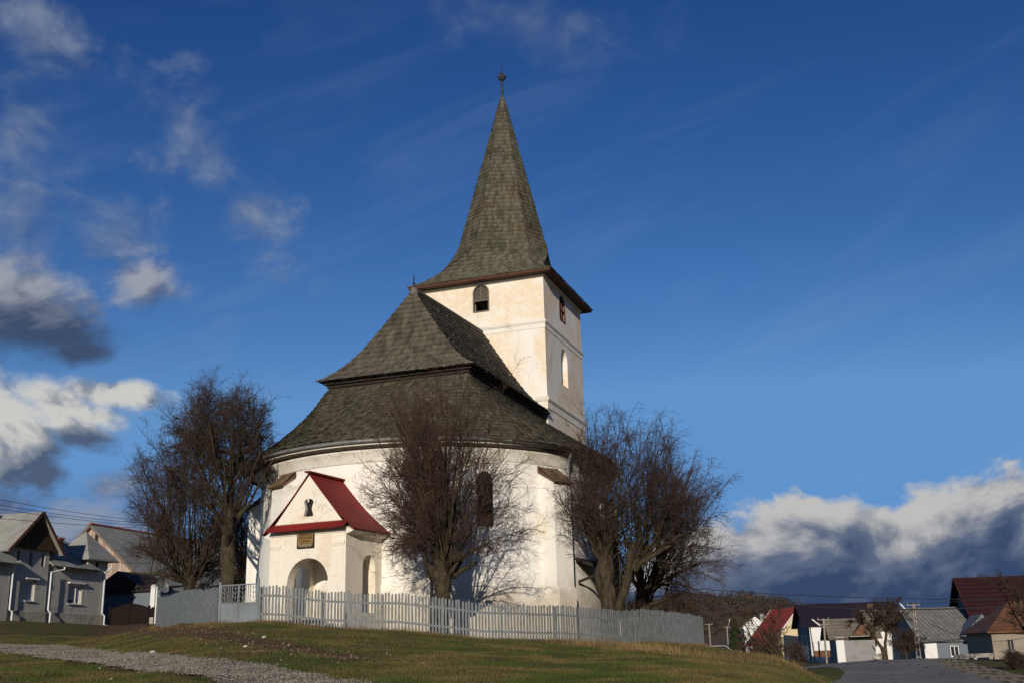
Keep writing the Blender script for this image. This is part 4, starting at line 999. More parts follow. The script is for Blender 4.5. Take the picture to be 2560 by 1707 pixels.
# darker trees behind it
b = gpt(470, 50.0)
tr_ = [(0, 0, -.15, .32), (.0, 0, .8, .26), (-.1, 0, 1.6, .25), (-.1, 0, 2.2, .22)]
bo = fan(11, 1.7, 2.4, 1.2, 3.6, .11, .035, rgt, (-.1, 0))+[[(-.1, 0, 1.8, .14), (-1.6, 0, 2.9, .09), (-2.9, 0, 3.4, .04)], [(-.1, 0, 1.8, .14), (-1.4, 0, 2.2, .08), (-2.7, 0, 2.3, .04)], [(0, 0, 2, .14), (-1.3, 0, 3.9, .09), (-1.7, 0, 5.4, .04)]]
make_tree('pollarded_tree', b, tr_, 'broad bare tree with drooping brown twigs hiding the barn, left of the straight trunk', 31, bo,
          dict(n=10, ang=(15, 65), len=(1.8, 3.6), r=.026, out=.5, up=.12, t0=.0, t1=.85), (10, 5, 3), env=dome((-.05, 0, 4.7), (3.1, 2.8, 4.9), 6, elo=-.70), group='bare trees around the church', droop=-.08, up1=.04)
b = gpt(590, 56.0)
bo = fan(11, 1.6, 2.2, 1.4, 4.0, .12, .05, rgt, (0, 0))
make_tree('pollarded_tree', b, [(0, 0, -.15, .3), (0, 0, .8, .24), (0, 0, 1.9, .22)], 'low dark bare tree half hidden between the straight trunk and the church wall', 41, bo,
          dict(n=9, ang=(15, 65), len=(1.6, 3.0), r=.030, out=.4, up=.02, t0=.1), (8, 6, 2), env=dome((0, 0, 3.3), (2.7, 2.7, 3.3), 6, elo=-.6), group='bare trees around the church', droop=-.08, rad_scale=1.4)


# ------------------------------------------------------------------ houses
class Fr:
    def __init__(s, O, az):   # az: direction of the length axis in degrees; ey runs away from the viewer
        s.O = np.array(O, float); a = R_(az); s.ex = np.array([math.sin(a), math.cos(a), 0]); s.ey = np.array([-s.ex[1], s.ex[0], 0])
    def p(s, x, y, z): return s.O+s.ex*x+s.ey*y+UP*z
def lines_mat(name, c1, c2, period, amt=.35, rough=.6, axis='z', spec=.3):
    m_, t, b = mat(name, rough, spec); p = pos(t); x = t.new('ShaderNodeSeparateXYZ', inp={0: p}).outputs[{'x': 0, 'y': 1, 'z': 2}[axis]]
    w = t.math('SINE', t.math('MULTIPLY', x, 2*math.pi/period)); w = t.smooth(w, .2, 1, 0, amt)
    c = t.mix(t.smooth(t.noise(p, 1.1, 6, .6), .35, .65), c1, c2); c = t.mix(w, c, tuple(k*.35 for k in c1))
    t.l.new(c, b.inputs['Base Color']); bump(t, b, w, .5, .03); return m_
def planks_mat(name, c1, c2, period, ang):
    m_, t, b = mat(name, .85, .15); p = pos(t); v = t.new('ShaderNodeVectorMath', operation='DOT_PRODUCT', inp={0: p, 1: (math.sin(ang), math.cos(ang), 0)}).outputs['Value']
    q = t.math('DIVIDE', v, period); fr = t.math('FRACT', q); cell = t.new('ShaderNodeTexWhiteNoise', noise_dimensions='1D', inp={'W': t.math('FLOOR', q)}).outputs['Value']
    c = t.mix(cell, c1, c2); c = t.mix(t.smooth(t.noise(t.vmath('MULTIPLY', p, (3, 3, .6)).outputs[0], 2, 5, .6), .4, .7, 0, .6), c, tuple(k*.55 for k in c1))
    c = t.mix(t.math('LESS_THAN', fr, .10), c, (.01, .008, .006)); t.l.new(c, b.inputs['Base Color']); return m_
M['stucco'] = plaster('grey_stucco', (.44, .43, .385), (.36, .355, .32), .4, dirt=(.17, .16, .13), dirt_amt=.35, zlow=4.35, zh=.6, streak=.25)
M['stucco_low'] = plaster('rough_plinth', (.40, .37, .31), (.30, .28, .23), .6, dirt=(.12, .11, .09), dirt_amt=.6, streak=.7)
M['slate'] = simple('fibre_cement_roof', (.30, .30, .27), (.21, .21, .185), 1.2, rough=.85, bs=.3, bd=.02)
M['planks_dark'] = planks_mat('dark_gable_planks', (.060, .038, .020), (.10, .065, .035), .17, R_(16))
M['planks_pale'] = planks_mat('weathered_pale_planks', (.34, .24, .18), (.58, .46, .37), .16, R_(106))
M['pvc'] = simple('white_window_frame', (.72, .70, .68), (.62, .60, .58), 2, rough=.35, spec=.5, bs=0)
M['shutter'] = lines_mat('roller_shutter', (.34, .35, .40), (.30, .31, .36), .05, .25)
M['glass'] = simple('dark_glass', (.02, .025, .03), (.03, .035, .04), 1, rough=.08, spec=.8, bs=0)
M['terracotta'] = simple('terracotta', (.33, .10, .05), (.24, .07, .04), 6)
M['white_wall'] = plaster('white_house_wall', (.70, .70, .68), (.62, .60, .56), .3, dirt_amt=.15, streak=.15)
M['blue_wall'] = plaster('shade_darkened_blue_wall', (.14, .165, .195), (.12, .14, .165), .3, dirt_amt=.2, streak=.15)  # blue grey, with the shade over the village row darkened into it
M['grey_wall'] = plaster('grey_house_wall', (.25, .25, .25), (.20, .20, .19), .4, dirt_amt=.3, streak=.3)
M['cream_wall'] = plaster('cream_house_wall', (.66, .54, .34), (.58, .45, .27), .3, dirt_amt=.15, streak=.15)
M['beige_wall'] = plaster('shade_darkened_beige_wall', (.27, .235, .185), (.22, .19, .145), .4, dirt_amt=.3, streak=.3)  # beige lowered in tone to carry the shade on the cottage front
M['plum_roof'] = lines_mat('plum_sheet_roof', (.028, .017, .019), (.022, .014, .016), .5, .3, .5)
M['red_roof'] = lines_mat('red_tile_roof', (.30, .045, .025), (.24, .035, .02), .34, .3, .6)
M['burgundy_roof'] = lines_mat('burgundy_tile_roof', (.036, .010, .010), (.028, .008, .008), .55, .7, .6)
M['brown_roof'] = lines_mat('orange_brown_tiles', (.17, .075, .035), (.11, .05, .028), .30, .4, .8)
M['old_roof'] = lines_mat('old_grey_brown_roof', (.20, .17, .13), (.14, .12, .09), .45, .4, .85)
M['corr_roof'] = lines_mat('corrugated_grey_roof', (.24, .235, .21), (.17, .165, .145), .55, .7, .75, axis='x')
M['concrete'] = simple('pale_concrete', (.34, .32, .28), (.24, .22, .19), 2, rough=.9)
M['gate_brown'] = planks_mat('dark_brown_gate', (.014, .009, .007), (.010, .007, .006), .12, R_(106))
M['verge_red'] = simple('red_verge_board', (.13, .022, .015), (.09, .018, .012), 2)

def roof_slab(mb, A, B, C, D, th=.12):
    """quad A,B (eave) C,D (ridge) with thickness downwards"""
    A, B, C, D = (np.array(q, float) for q in (A, B, C, D)); n = np.cross(B-A, D-A); n = n/np.linalg.norm(n); 
    if n[2] < 0: n = -n
    mb.add([A, B, C, D, A-n*th, B-n*th, C-n*th, D-n*th], [(0, 1, 2, 3), (7, 6, 5, 4), (0, 4, 5, 1), (1, 5, 6, 2), (2, 6, 7, 3), (3, 7, 4, 0)])
def add_window(par, f, x, z, w, h, y=0.0, face='front', pane='glass', frame='pvc', sill=True, bars=1, box=False):
    """face front: outward = -ey at depth y; left: outward = -ex at x position y"""
    if face == 'front': o, ax, n = f.p(x, y, z), f.ex, -f.ey
    else: o, ax, n = f.p(y, x, z), f.ey, -f.ex
    mb = MB(); t_ = .07
    for a, b in (((0, 0), (w, 0)), ((0, h), (w, h))): mb.bar(o+ax*a[0]+UP*a[1]+n*.03, o+ax*b[0]+UP*b[1]+n*.03, .10, t_, UP)
    for xx in [0, w]+[w*(k+1)/(bars+1) for k in range(bars)]: mb.bar(o+ax*xx+n*.03+UP*t_/2, o+ax*xx+UP*(h-t_/2)+n*.03, t_, .10, n)
    if sill: mb.box(o+ax*w/2-UP*.08+n*.07, ax, n, UP, w/2+.10, .10, .03)
    if box: mb.box(o+ax*w/2+UP*(h+.07)+n*.09, ax, n, UP, w/2+.12, .11, .07)
    fr = mb.build('window', M[frame], par)
    mb = MB(); mb.box(o+ax*w/2+UP*h/2+n*.012, ax, n, UP, w/2, .008, h/2); mb.build('pane', M[pane], fr); return fr
def gable_house(name, label, f, L, D, zb, ze, zr, wall, roof, par_kw={}, og=.35, oe=.45, ridge='x', gablem=None, verge='brownwood', wings=(), zl=None, hip=0.0, sidem=None, group=None):
    root = thing(name, f.p(L/2, D/2, zb), label, 'house', group)
    W_m = M[wall]; mb = MB()
    if ridge == 'x':
        mb.add([f.p(0, 0, zb-1), f.p(L, 0, zb-1), f.p(L, 0, ze), f.p(0, 0, ze)], [(0, 1, 2, 3)]); mb.build('wall', W_m, root); mb = MB(); mb.add([f.p(0, D, zb-1), f.p(L, D, zb-1), f.p(L, D, ze), f.p(0, D, ze)], [(0, 3, 2, 1)])
        mb.build('wall', W_m, root)
        for x in (0, L):
            gb = MB(); gb.add([f.p(x, 0, zb-1), f.p(x, D, zb-1), f.p(x, D, ze), f.p(x, 0, ze)], [(0, 1, 2, 3)]); gb.build('wall', M[sidem or wall], root)
            if not hip:
                gb = MB(); xo = -.004 if x == 0 else .004; gb.prism([f.p(x+xo, 0, ze), f.p(x+xo, D, ze), f.p(x+xo, D/2, zr-.08)], f.ex*.02*(1 if x == 0 else -1)); gb.build('gable', M[gablem or sidem or wall], root)
        k = (zr-ze)/(D/2); rb = MB()
        if hip:
            R1, R2 = f.p(hip, D/2, zr), f.p(L-hip, D/2, zr); zz0 = ze-oe*k
            c = [f.p(-oe, -oe, zz0), f.p(L+oe, -oe, zz0), f.p(L+oe, D+oe, zz0), f.p(-oe, D+oe, zz0)]
            rb.add([*c, R1, R2]+[q-UP*.1 for q in c], [(0, 1, 5, 4), (1, 2, 5), (2, 3, 4, 5), (3, 0, 4), (0, 6, 7, 1), (1, 7, 8, 2), (2, 8, 9, 3), (3, 9, 6, 0), (6, 9, 8, 7)])
        else:
            roof_slab(rb, f.p(-og, -oe, ze-oe*k), f.p(L+og, -oe, ze-oe*k), f.p(L+og, D/2, zr), f.p(-og, D/2, zr)); 
            roof_slab(rb, f.p(-og, D+oe, ze-oe*k), f.p(L+og, D+oe, ze-oe*k), f.p(L+og, D/2+.002, zr-.003), f.p(-og, D/2+.002, zr-.003))
        ro_ = rb.build('roof', M[roof], root)
        if not hip:
            for x in (-og-.02, L+og+.02):
                for y0_ in (-oe, D+oe): vb = MB(); vb.bar(f.p(x, y0_, ze-oe*k-.08), f.p(x, D/2, zr-.08), .05, .24, UP); vb.build('verge_board', M[verge], ro_)
    else:
        mb.add([f.p(0, 0, zb-1), f.p(L, 0, zb-1), f.p(L, 0, ze), f.p(0, 0, ze)], [(0, 1, 2, 3)]); mb.build('wall', W_m, root); mb = MB()
        mb.add([f.p(0, D, zb-1), f.p(L, D, zb-1), f.p(L, D, ze), f.p(0, D, ze)], [(0, 3, 2, 1)])
        mb.build('wall', W_m, root)
        for x in (0, L): gb = MB(); gb.add([f.p(x, 0, zb-1), f.p(x, D, zb-1), f.p(x, D, ze), f.p(x, 0, ze)], [(0, 1, 2, 3)]); gb.build('wall', M[sidem or wall], root)
        for y, s_ in ((0, 1), (D, -1)): gb = MB(); gb.prism([f.p(0, y-.004*s_, ze), f.p(L, y-.004*s_, ze), f.p(L/2, y-.004*s_, zr-.08)], f.ey*.02*s_); gb.build('gable', M[gablem or wall], root)
        k = (zr-ze)/(L/2); rb = MB(); zle = ze if zl is None else zl; kl = oe if zl is None else (zr-zl)/k-L/2
        roof_slab(rb, f.p(-kl, -og, zr-(L/2+kl)*k), f.p(-kl, D+og, zr-(L/2+kl)*k), f.p(L/2, D+og, zr), f.p(L/2, -og, zr))
        roof_slab(rb, f.p(L+oe, -og, ze-oe*k), f.p(L+oe, D+og, ze-oe*k), f.p(L/2-.002, D+og, zr-.003), f.p(L/2-.002, -og, zr-.003))
        ro_ = rb.build('roof', M[roof], root)
        for y in (-og-.02, D+og+.02):
            for q0 in (f.p(-kl, y, zr-(L/2+kl)*k-.08), f.p(L+oe, y, ze-oe*k-.08)): vb = MB(); vb.bar(q0, f.p(L/2, y, zr-.08), .05, .24, UP); vb.build('verge_board', M[verge], ro_)
    return root, ro_

# --- grey houses at the left: length axis runs away along the street, n towards the street
OL = np.array([-27.77, 74.0, 4.36]); fl_ = Fr(OL, 16)     # fl_.ey points to the left/back; street side is -ey
FL = lambda l, n, z: fl_.p(l, -n, z)
hA = thing('grey_house', FL(-4, -3, 0), 'grey stuccoed house with plank gable, hipped corner bay and white downpipes at the left edge', 'house')
mb = MB()
def slab(mb, l0, l1, n, z0, z1, back=7.0): mb.prism([FL(l0, n, z0), FL(l1, n, z0), FL(l1, n, z1), FL(l0, n, z1)], fl_.ey*back)
holesB = [rect(-3.66, -2.33, 1.28, 2.50)]
wall_holes(mb, FL(0, 0, 0), fl_.ex, -fl_.ey, rect(-5.9, 0, .69, 3.7), holesB, .22, back=())
mb.add([FL(0, 0, -.6), FL(0, -7, -.6), FL(0, -7, 3.7), FL(0, 0, 3.7)], [(0, 1, 2, 3)]); mb.build('wall', M['stucco'], hA)
mb = MB(); wall_holes(mb, FL(0, .12, 0), fl_.ex, -fl_.ey, rect(-9.25, -5.85, .69, 4.45), [rect(-7.75, -6.9, 1.30, 2.52), rect(-8.72, -8.42, 3.45, 4.2), rect(-7.62, -7.32, 3.42, 4.17), rect(-6.55, -6.25, 3.40, 4.13)], .25)
mb.add([FL(-5.85, .12, -.6), FL(-5.85, -3, -.6), FL(-5.85, -3, 4.45), FL(-5.85, .12, 4.45)], [(0, 1, 2, 3)]); mb.add([FL(-9.25, .12, 2), FL(-9.25, -4, 2), FL(-9.25, -4, 4.45), FL(-9.25, .12, 4.45)], [(0, 1, 2, 3)])
mb.build('wall', M['stucco'], hA)
mb = MB(); wall_holes(mb, FL(0, .26, 0), fl_.ex, -fl_.ey, rect(-16, -9.25, -.6, 3.5), [rect(-12.4, -11.2, 1.3, 2.5)], .2, back=(0,)); mb.build('wall', M['stucco'], hA)
mb = MB()
for l0, l1, n in ((-5.85, .05, .07), (-9.22, -5.80, .19)): mb.prism([FL(l0, n, -.6), FL(l1, n, -.6), FL(l1, n, .66), FL(l1, n-.07, .70), FL(l0, n-.07, .70), FL(l0, n, .66)], fl_.ey*.3)
mb.build('plinth', M['stucco_low'], hA)
# windows set in the openings
for (l0, l1, z0, z1, n, nb, half) in ((-3.66, -2.33, 1.28, 2.50, 0, 1, True), (-7.75, -6.9, 1.30, 2.52, .12, 0, False)):
    fw_ = MB(); n_ = n-.18
    for a, b in (((l0, z0+.04), (l1, z0+.04)), ((l0, z1-.04), (l1, z1-.04))): fw_.bar(FL(a[0], n_+.03, a[1]), FL(b[0], n_+.03, b[1]), .08, .08)
    for l in [l0+.04, l1-.04]+([l0+(l1-l0)*.66] if nb else []): fw_.bar(FL(l, n_+.03, z0+.08), FL(l, n_+.03, z1-.08), .08, .08, fl_.ey)
    fw_.box(FL((l0+l1)/2, n+.04, z0-.03), fl_.ex, fl_.ey, UP, (l1-l0)/2+.04, .06, .025); fw_.box(FL((l0+l1)/2, n+.08, z1+.08), fl_.ex, fl_.ey, UP, (l1-l0)/2+.14, .12, .05)
    wn = fw_.build('window', M['pvc'], hA); mb = MB(); mb.box(FL((l0+l1)/2, n_, (z0+z1)/2), fl_.ex, fl_.ey, UP, (l1-l0)/2, .01, (z1-z0)/2); mb.build('pane', M['glass'], wn)
    mb = MB(); zlo = z0+(.22 if half else .06); mb.box(FL((l0+l1)/2, n_+.025, (zlo+z1)/2), fl_.ex, fl_.ey, UP, (l1-l0)/2-.06, .012, (z1-zlo)/2-.04); mb.build('shutter', M['shutter'], wn)
for l in (-8.57, -7.47, -6.40):
    mb = MB(); mb.box(FL(l, -.12, 3.8), fl_.ex, fl_.ey, UP, .15, .01, .38); mb.build('slit_window', M['dark'], hA)
# gable over the front bay
mb = MB(); mb.prism([FL(-9.6, .30, 4.35), FL(-5.35, .30, 4.35), FL(-7.3, .30, 6.50)], fl_.ey*.05); mb.build('gable_planks', M['planks_dark'], hA)
rb = MB(); apx = FL(-7.28, .55, 6.66); apb = FL(-7.28, -9, 6.75)
roof_slab(rb, FL(-9.95, .55, 4.10), FL(-9.95, -9, 4.2), apb, apx, .10); roof_slab(rb, FL(-5.02, .55, 4.22), FL(-5.02, -9, 4.3), apb+UP*-.003, apx+UP*-.003, .10)
rA = rb.build('front_gable_roof', M['slate'], hA)
vb = MB(); vb.bar(FL(-9.95, .58, 4.04), FL(-7.28, .58, 6.60), .05, .18, UP); vb.bar(FL(-5.02, .58, 4.16), FL(-7.28, .58, 6.60), .05, .18, UP); vb.build('verge_board', M['brownwood'], rA)
rb = MB()   # main roof rising behind, hipped at the far end
rb.add([FL(-16, -.2, 3.95), FL(-.3, -.2, 3.95), FL(-1.62-.0, -4, 6.60), FL(-16, -4, 6.60), FL(-.3, -9, 3.95)], [(0, 1, 2, 3), (1, 4, 2)]); rb.build('main_roof', M['slate'], hA)
rb = MB(); roof_slab(rb, FL(-5.85, .50, 3.50), FL(-1.1, .50, 3.50), FL(-1.9, -.35, 4.12), FL(-5.85, -.35, 4.12), .08); rb.build('pent_roof', M['slate'], hA)
rb = MB(); roof_slab(rb, FL(-16, .75, 3.35), FL(-8.95, .75, 3.35), FL(-9.6, -.35, 4.25), FL(-16, -.35, 4.25), .08); rb.build('pent_roof', M['slate'], hA)
# corner bay with its own pyramid roof
mb = MB(); mb.prism([FL(-2.0, .05, 3.45), FL(-2.0, -2.6, 3.45), FL(.06, -2.6, 3.45), FL(.06, .05, 3.45)], UP*.95); bay = mb.build('corner_bay', M['stucco'], hA)
mb = MB(); mb.box(FL(-1.10, .06, 3.72), fl_.ex, fl_.ey, UP, .13, .015, .32); mb.build('slit_window', M['dark'], bay)
rb = MB(); c = [FL(-2.55, .50, 4.22), FL(.60, .50, 4.22), FL(.60, -3.0, 4.22), FL(-2.55, -3.0, 4.22)]; ap = FL(-.95, -1.1, 6.15)
rb.add(c+[ap]+[q-UP*.10 for q in c], [(0, 1, 4), (1, 2, 4), (2, 3, 4), (3, 0, 4), (0, 5, 6, 1), (1, 6, 7, 2), (2, 7, 8, 3), (3, 8, 5, 0), (5, 8, 7, 6)]); rb.build('bay_roof', M['slate'], hA)
ch_ = MB(); ch_.box(FL(-2.6, -1.9, 5.0), fl_.ex, fl_.ey, UP, .22, .2, .55); ch_.box(FL(-2.6, -1.9, 5.58), fl_.ex, fl_.ey, UP, .28, .26, .05); ch_.build('chimney', M['terracotta'], hA)
ch_ = MB(); ch_.box(FL(-10.2, -2.2, 6.6), fl_.ex, fl_.ey, UP, .3, .3, .7); ch_.build('chimney', M['terracotta'], hA)
for pts_ in ([(-.28, .60, 3.9), (-.28, .60, 3.75), (-.25, .10, 3.45), (-.25, .10, .75), (-.12, .22, .60), (-.12, .22, .02), (.15, .40, -.05)], [(-4.9, .55, 3.45), (-4.9, .55, 3.3), (-5.75, .28, 3.1), (-5.75, .28, .8), (-5.62, .36, .62), (-5.62, .36, -.0), (-5.2, .5, -.08)], [(-9.15, .60, 3.5), (-9.15, .45, 3.2), (-9.15, .34, 2.9), (-9.15, .34, .7), (-9.0, .42, .6), (-9.0, .42, .1)]):
    mb = MB(); mb.tube([FL(*q) for q in pts_], .05, 7); mb.build('downpipe', M['white_pipe'], hA)
# --- barn with plank gable behind the driveway
bn = thing('barn', FL(9.5, -8, 0), 'barn with weathered plank gable and grey roof behind the dark driveway gate', 'barn')
GB = 9.0; ax0, azr, axr, azb = -8.2, 8.0, -2.75, 3.18
hwB = axr-ax0
mb = MB(); mb.prism([FL(GB, ax0-hwB, azb), FL(GB, axr, azb), FL(GB, ax0, azr)], fl_.ex*.1); gbo = mb.build('plank_gable', M['planks_pale'], bn)
mb = MB(); mb.box(FL(GB-.012, ax0+.42, azr-.95), fl_.ex, fl_.ey, UP, .01, .14, .38); mb.build('gable_vent', M['dark'], gbo)
mb = MB(); mb.prism([FL(GB+.05, ax0-hwB, -.8), FL(GB+.05, axr, -.8), FL(GB+.05, axr, azb), FL(GB+.05, ax0-hwB, azb)], fl_.ex*16); mb.build('wall', M['white_wall'], bn)
rb = MB(); roof_slab(rb, FL(GB-.35, axr+.3, azb-.27), FL(GB+17, axr+.3, azb-.27), FL(GB+17, ax0, azr+.08), FL(GB-.35, ax0, azr+.08)); roof_slab(rb, FL(GB-.35, ax0-hwB-.3, azb-.27), FL(GB+17, ax0-hwB-.3, azb-.27), FL(GB+17, ax0, azr+.078), FL(GB-.35, ax0, azr+.078)); rr2 = rb.build('roof', M['slate'], bn)
vb = MB(); vb.bar(FL(GB-.37, axr+.3, azb-.35), FL(GB-.37, ax0, azr), .05, .2, UP); vb.bar(FL(GB-.37, ax0-hwB-.3, azb-.35), FL(GB-.37, ax0, azr), .05, .2, UP); vb.build('verge_board', M['greywood'], rr2)
rc = MB(); rc.tube([FL(GB-.4, ax0, azr+.1), FL(GB+17, ax0, azr+.1)], .11, 6); rc.build('ridge_tiles', M['terracotta'], rr2)
mb = MB(); mb.box(FL(GB+9, ax0+.1, azr+.4), fl_.ex, fl_.ey, UP, .5, .3, .45); mb.build('chimney', M['terracotta'], bn)
# dark lean-to roof in front of the barn
ln = thing('shed', FL(5.5, -5, 0), 'low dark shed roof tucked between the grey house and the barn gable', 'shed')
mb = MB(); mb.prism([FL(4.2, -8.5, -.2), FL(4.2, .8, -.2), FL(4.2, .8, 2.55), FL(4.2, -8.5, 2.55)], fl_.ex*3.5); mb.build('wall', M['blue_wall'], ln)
rb = MB(); roof_slab(rb, FL(3.9, -8.8, 2.50), FL(3.9, 1.0, 2.50), FL(7.9, 1.0, 3.0), FL(7.9, -8.8, 3.0)); 
rb.prism([FL(4.0, -4.2, 2.60), FL(4.0, .2, 2.60), FL(4.0, -2.0, 3.9)], fl_.ex*4); rb.build('roof', M['darkwood'], ln)
# driveway gate
dg_ = thing('driveway_gate', FL(.6, 1.8, 0), 'dark arched double gate closing the driveway beside the grey house', 'gate')
for i, (n0, n1) in enumerate(((.20, 1.62), (1.66, 3.05))):
    pr = [FL(.6, n0, 0), FL(.6, n1, 0)]+[FL(.6, n1+(n0-n1)*q, 1.22+.30*math.sin(math.pi*((n1+(n0-n1)*q-.2)/2.85))) for q in np.linspace(0, 1, 8)]
    mb = MB(); mb.prism([p-UP*.15 for p in pr], fl_.ex*.06); mb.build('gate_leaf', M['gate_brown'], dg_)
mb = MB(); mb.prism([FL(.6, 3.20, -.15)]+[FL(.6, 3.75, -.15)]+[FL(.6, 3.75-.55*q, .98+.12*math.sin(math.pi*q)) for q in np.linspace(0, 1, 6)], fl_.ex*.06); mb.build('wicket', M['gate_brown'], dg_)
for n in (.1, 3.12, 3.80): mb = MB(); mb.box(FL(.62, n, .45), fl_.ex, fl_.ey, UP, .07, .07, .75); mb.build('post', M['gate_brown'], dg_)
pl_ = thing('gate_pillar', FL(.8, 4.05, 0), 'tall narrow white and grey wall end beside the driveway gate', 'pillar')
mb = MB(); mb.box(FL(1.0, 3.28, 1.1), fl_.ex, fl_.ey, UP, .35, .17, 1.45); mb.build('shaft', M['white_wall'], pl_)
mb = MB(); mb.box(FL(.98, 3.29, .0), fl_.ex, fl_.ey, UP, .40, .20, .42); mb.build('plinth', M['stucco_low'], pl_)
mb = MB(); mb.tube([FL(.6, 3.62, 2.4), FL(.6, 3.62, -.1)], .05, 6); mb.build('downpipe', M['white_pipe'], pl_)
dsh = thing('satellite_dish', FL(.6, 4.6, 2.4), 'small grey satellite dish on the wall end beside the driveway gate', 'satellite dish')
mb = MB(); c = FL(.55, 4.0, 2.35); nv = np.array([.75, -.45, .48]); nv /= np.linalg.norm(nv); xv = np.cross(nv, UP); xv /= np.linalg.norm(xv); yv = np.cross(xv, nv)
rings = [[c+(xv*math.cos(a)+yv*math.sin(a))*r_+nv*(r_*r_*.5) for a in np.linspace(0, 2*math.pi, 17)[:-1]] for r_ in (.02, .2, .38, .5)]
mb.add([p for r_ in rings for p in r_], [(i*16+k, i*16+(k+1) % 16, (i+1)*16+(k+1) % 16, (i+1)*16+k) for i in range(3) for k in range(16)]); mb.build('dish', M['gutter'], dsh)
mb = MB(); mb.bar(c, FL(.7, 3.5, 2.1), .04, .04); mb.bar(c-yv*.45, c+nv*.45, .02, .02); mb.build('arm', M['black'], dsh)
ob = Fr(atY(385, 1548, 90)*np.array([1, 1, 0])+UP*4.2, 98)
gable_house('outbuilding', 'low grey outbuilding seen over the board fence under the drooping twigs', ob, 9, 5, 0, 2.3, 3.3, 'grey_wall', 'old_roof')

# --- village at the right
K = 1.3
def VP(px, py, Y): return atY(px, py, Y*K)
def house_at(px, Y, az=98): P = VP(px, 1640, Y); return Fr((P[0], P[1], 0), az)
def zz_(px, py, Y): return float(VP(px, py, Y)[2])
GZR = -0.6
# plum-roofed white house
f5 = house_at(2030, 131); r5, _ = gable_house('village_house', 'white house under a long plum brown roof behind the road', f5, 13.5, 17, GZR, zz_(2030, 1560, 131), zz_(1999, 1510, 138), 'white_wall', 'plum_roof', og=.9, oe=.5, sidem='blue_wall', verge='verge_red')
zf = zz_(2030, 1560, 131)
mb = MB(); mb.tube([f5.p(.15, -.55, zf-.25), f5.p(.15, -.15, zf-.7), f5.p(.35, -.12, GZR)], .07, 6); mb.build('downpipe', M['pipe_dark'], r5)
add_window(r5, f5, 4.3, 1.2, 1.2, 1.0, 0, pane='glass', frame='brownwood')
add_window(r5, f5, 4.5, 2.2, 1.0, 1.6, 0, face='left'); add_window(r5, f5, 9.5, 2.2, 1.0, 1.6, 0, face='left')
# cream gable house with red roof
f4 = house_at(1957, 150, 72); r4, _ = gable_house('village_house', 'cream gabled house under a bright red roof left of the plum roofed house', f4, 7.6, 8.5, GZR, zz_(1957, 1574, 150), zz_(1996, 1516, 150), 'cream_wall', 'red_roof', og=.3, oe=.5, ridge='y', zl=2.4, verge='pvc')
add_window(r4, f4, 1.0, 1.0, 1.1, 1.4)
# small distant white gable
f3 = house_at(1866, 190); r3, _ = gable_house('village_house', 'small distant white gable house beside the dark conifer', f3, 5.0, 12, -.3, zz_(1866, 1566, 190), zz_(1889, 1541, 190), 'white_wall', 'old_roof', og=.2, oe=.25, ridge='y', verge='pvc')
mb = MB(); P = VP(1905, 1550, 192); mb.box(P, (1, 0, 0), (0, 1, 0), UP, .45, .4, 1.4); mb.build('chimney', M['grey_wall'], r3)
add_window(r3, f3, 1.6, 2.4, 1.8, 2.0, pane='glass', frame='blue_wall')
# old grey low house
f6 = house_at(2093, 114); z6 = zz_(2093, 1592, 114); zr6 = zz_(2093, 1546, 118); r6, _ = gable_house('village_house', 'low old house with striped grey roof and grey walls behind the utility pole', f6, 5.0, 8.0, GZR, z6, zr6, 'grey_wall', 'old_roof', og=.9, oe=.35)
mb = MB(); mb.prism([f6.p(2.2, -.55, z6+.2), f6.p(4.2, -.55, z6+.2), f6.p(3.6, -.3, z6+1.7)], f6.ey*2.6); mb.build('dormer', M['brown_roof'], r6)
mb = MB(); mb.box(f6.p(3.2, -.9, z6+.05), f6.ex, f6.ey, UP, 1.5, .7, .06); mb.build('porch_canopy', M['concrete'], r6)
mb = MB(); mb.box(f6.p(.55, -.04, (z6+GZR)/2), f6.ex, f6.ey, UP, .5, .03, (z6-GZR)/2); mb.build('corner_strip', M['white_wall'], r6)
# white walled house behind the pollard
f7 = house_at(2187, 116); r7, _ = gable_house('village_house', 'long house with bright white wall and grey brown roof behind the roadside pollard', f7, 13, 14, GZR, zz_(2187, 1570, 116), zz_(2187, 1523, 122), 'white_wall', 'old_roof', og=.3, oe=.5)
mb = MB(); mb.box(f7.p(3.9, 1.5, zz_(2250, 1560, 116)+.6), f7.ex, f7.ey, UP, .3, .3, 1.0); mb.build('chimney', M['white_wall'], r7)
mb = MB(); mb.box(f7.p(6.2, 0.4, zz_(2270, 1545, 116)), f7.ex, f7.ey, UP, .45, .45, 1.3); mb.build('chimney', M['white_wall'], r7)
mb = MB(); mb.box(f7.p(1.0, 5.5, zz_(2222, 1517, 122)), f7.ex, f7.ey, UP, .4, .4, .5); mb.build('chimney', M['brownwood'], r7)
mb = MB(); mb.tube([f7.p(.1, -.2, 3.9), f7.p(.1, -.2, GZR)], .06, 6); mb.build('downpipe', M['white_pipe'], r7)
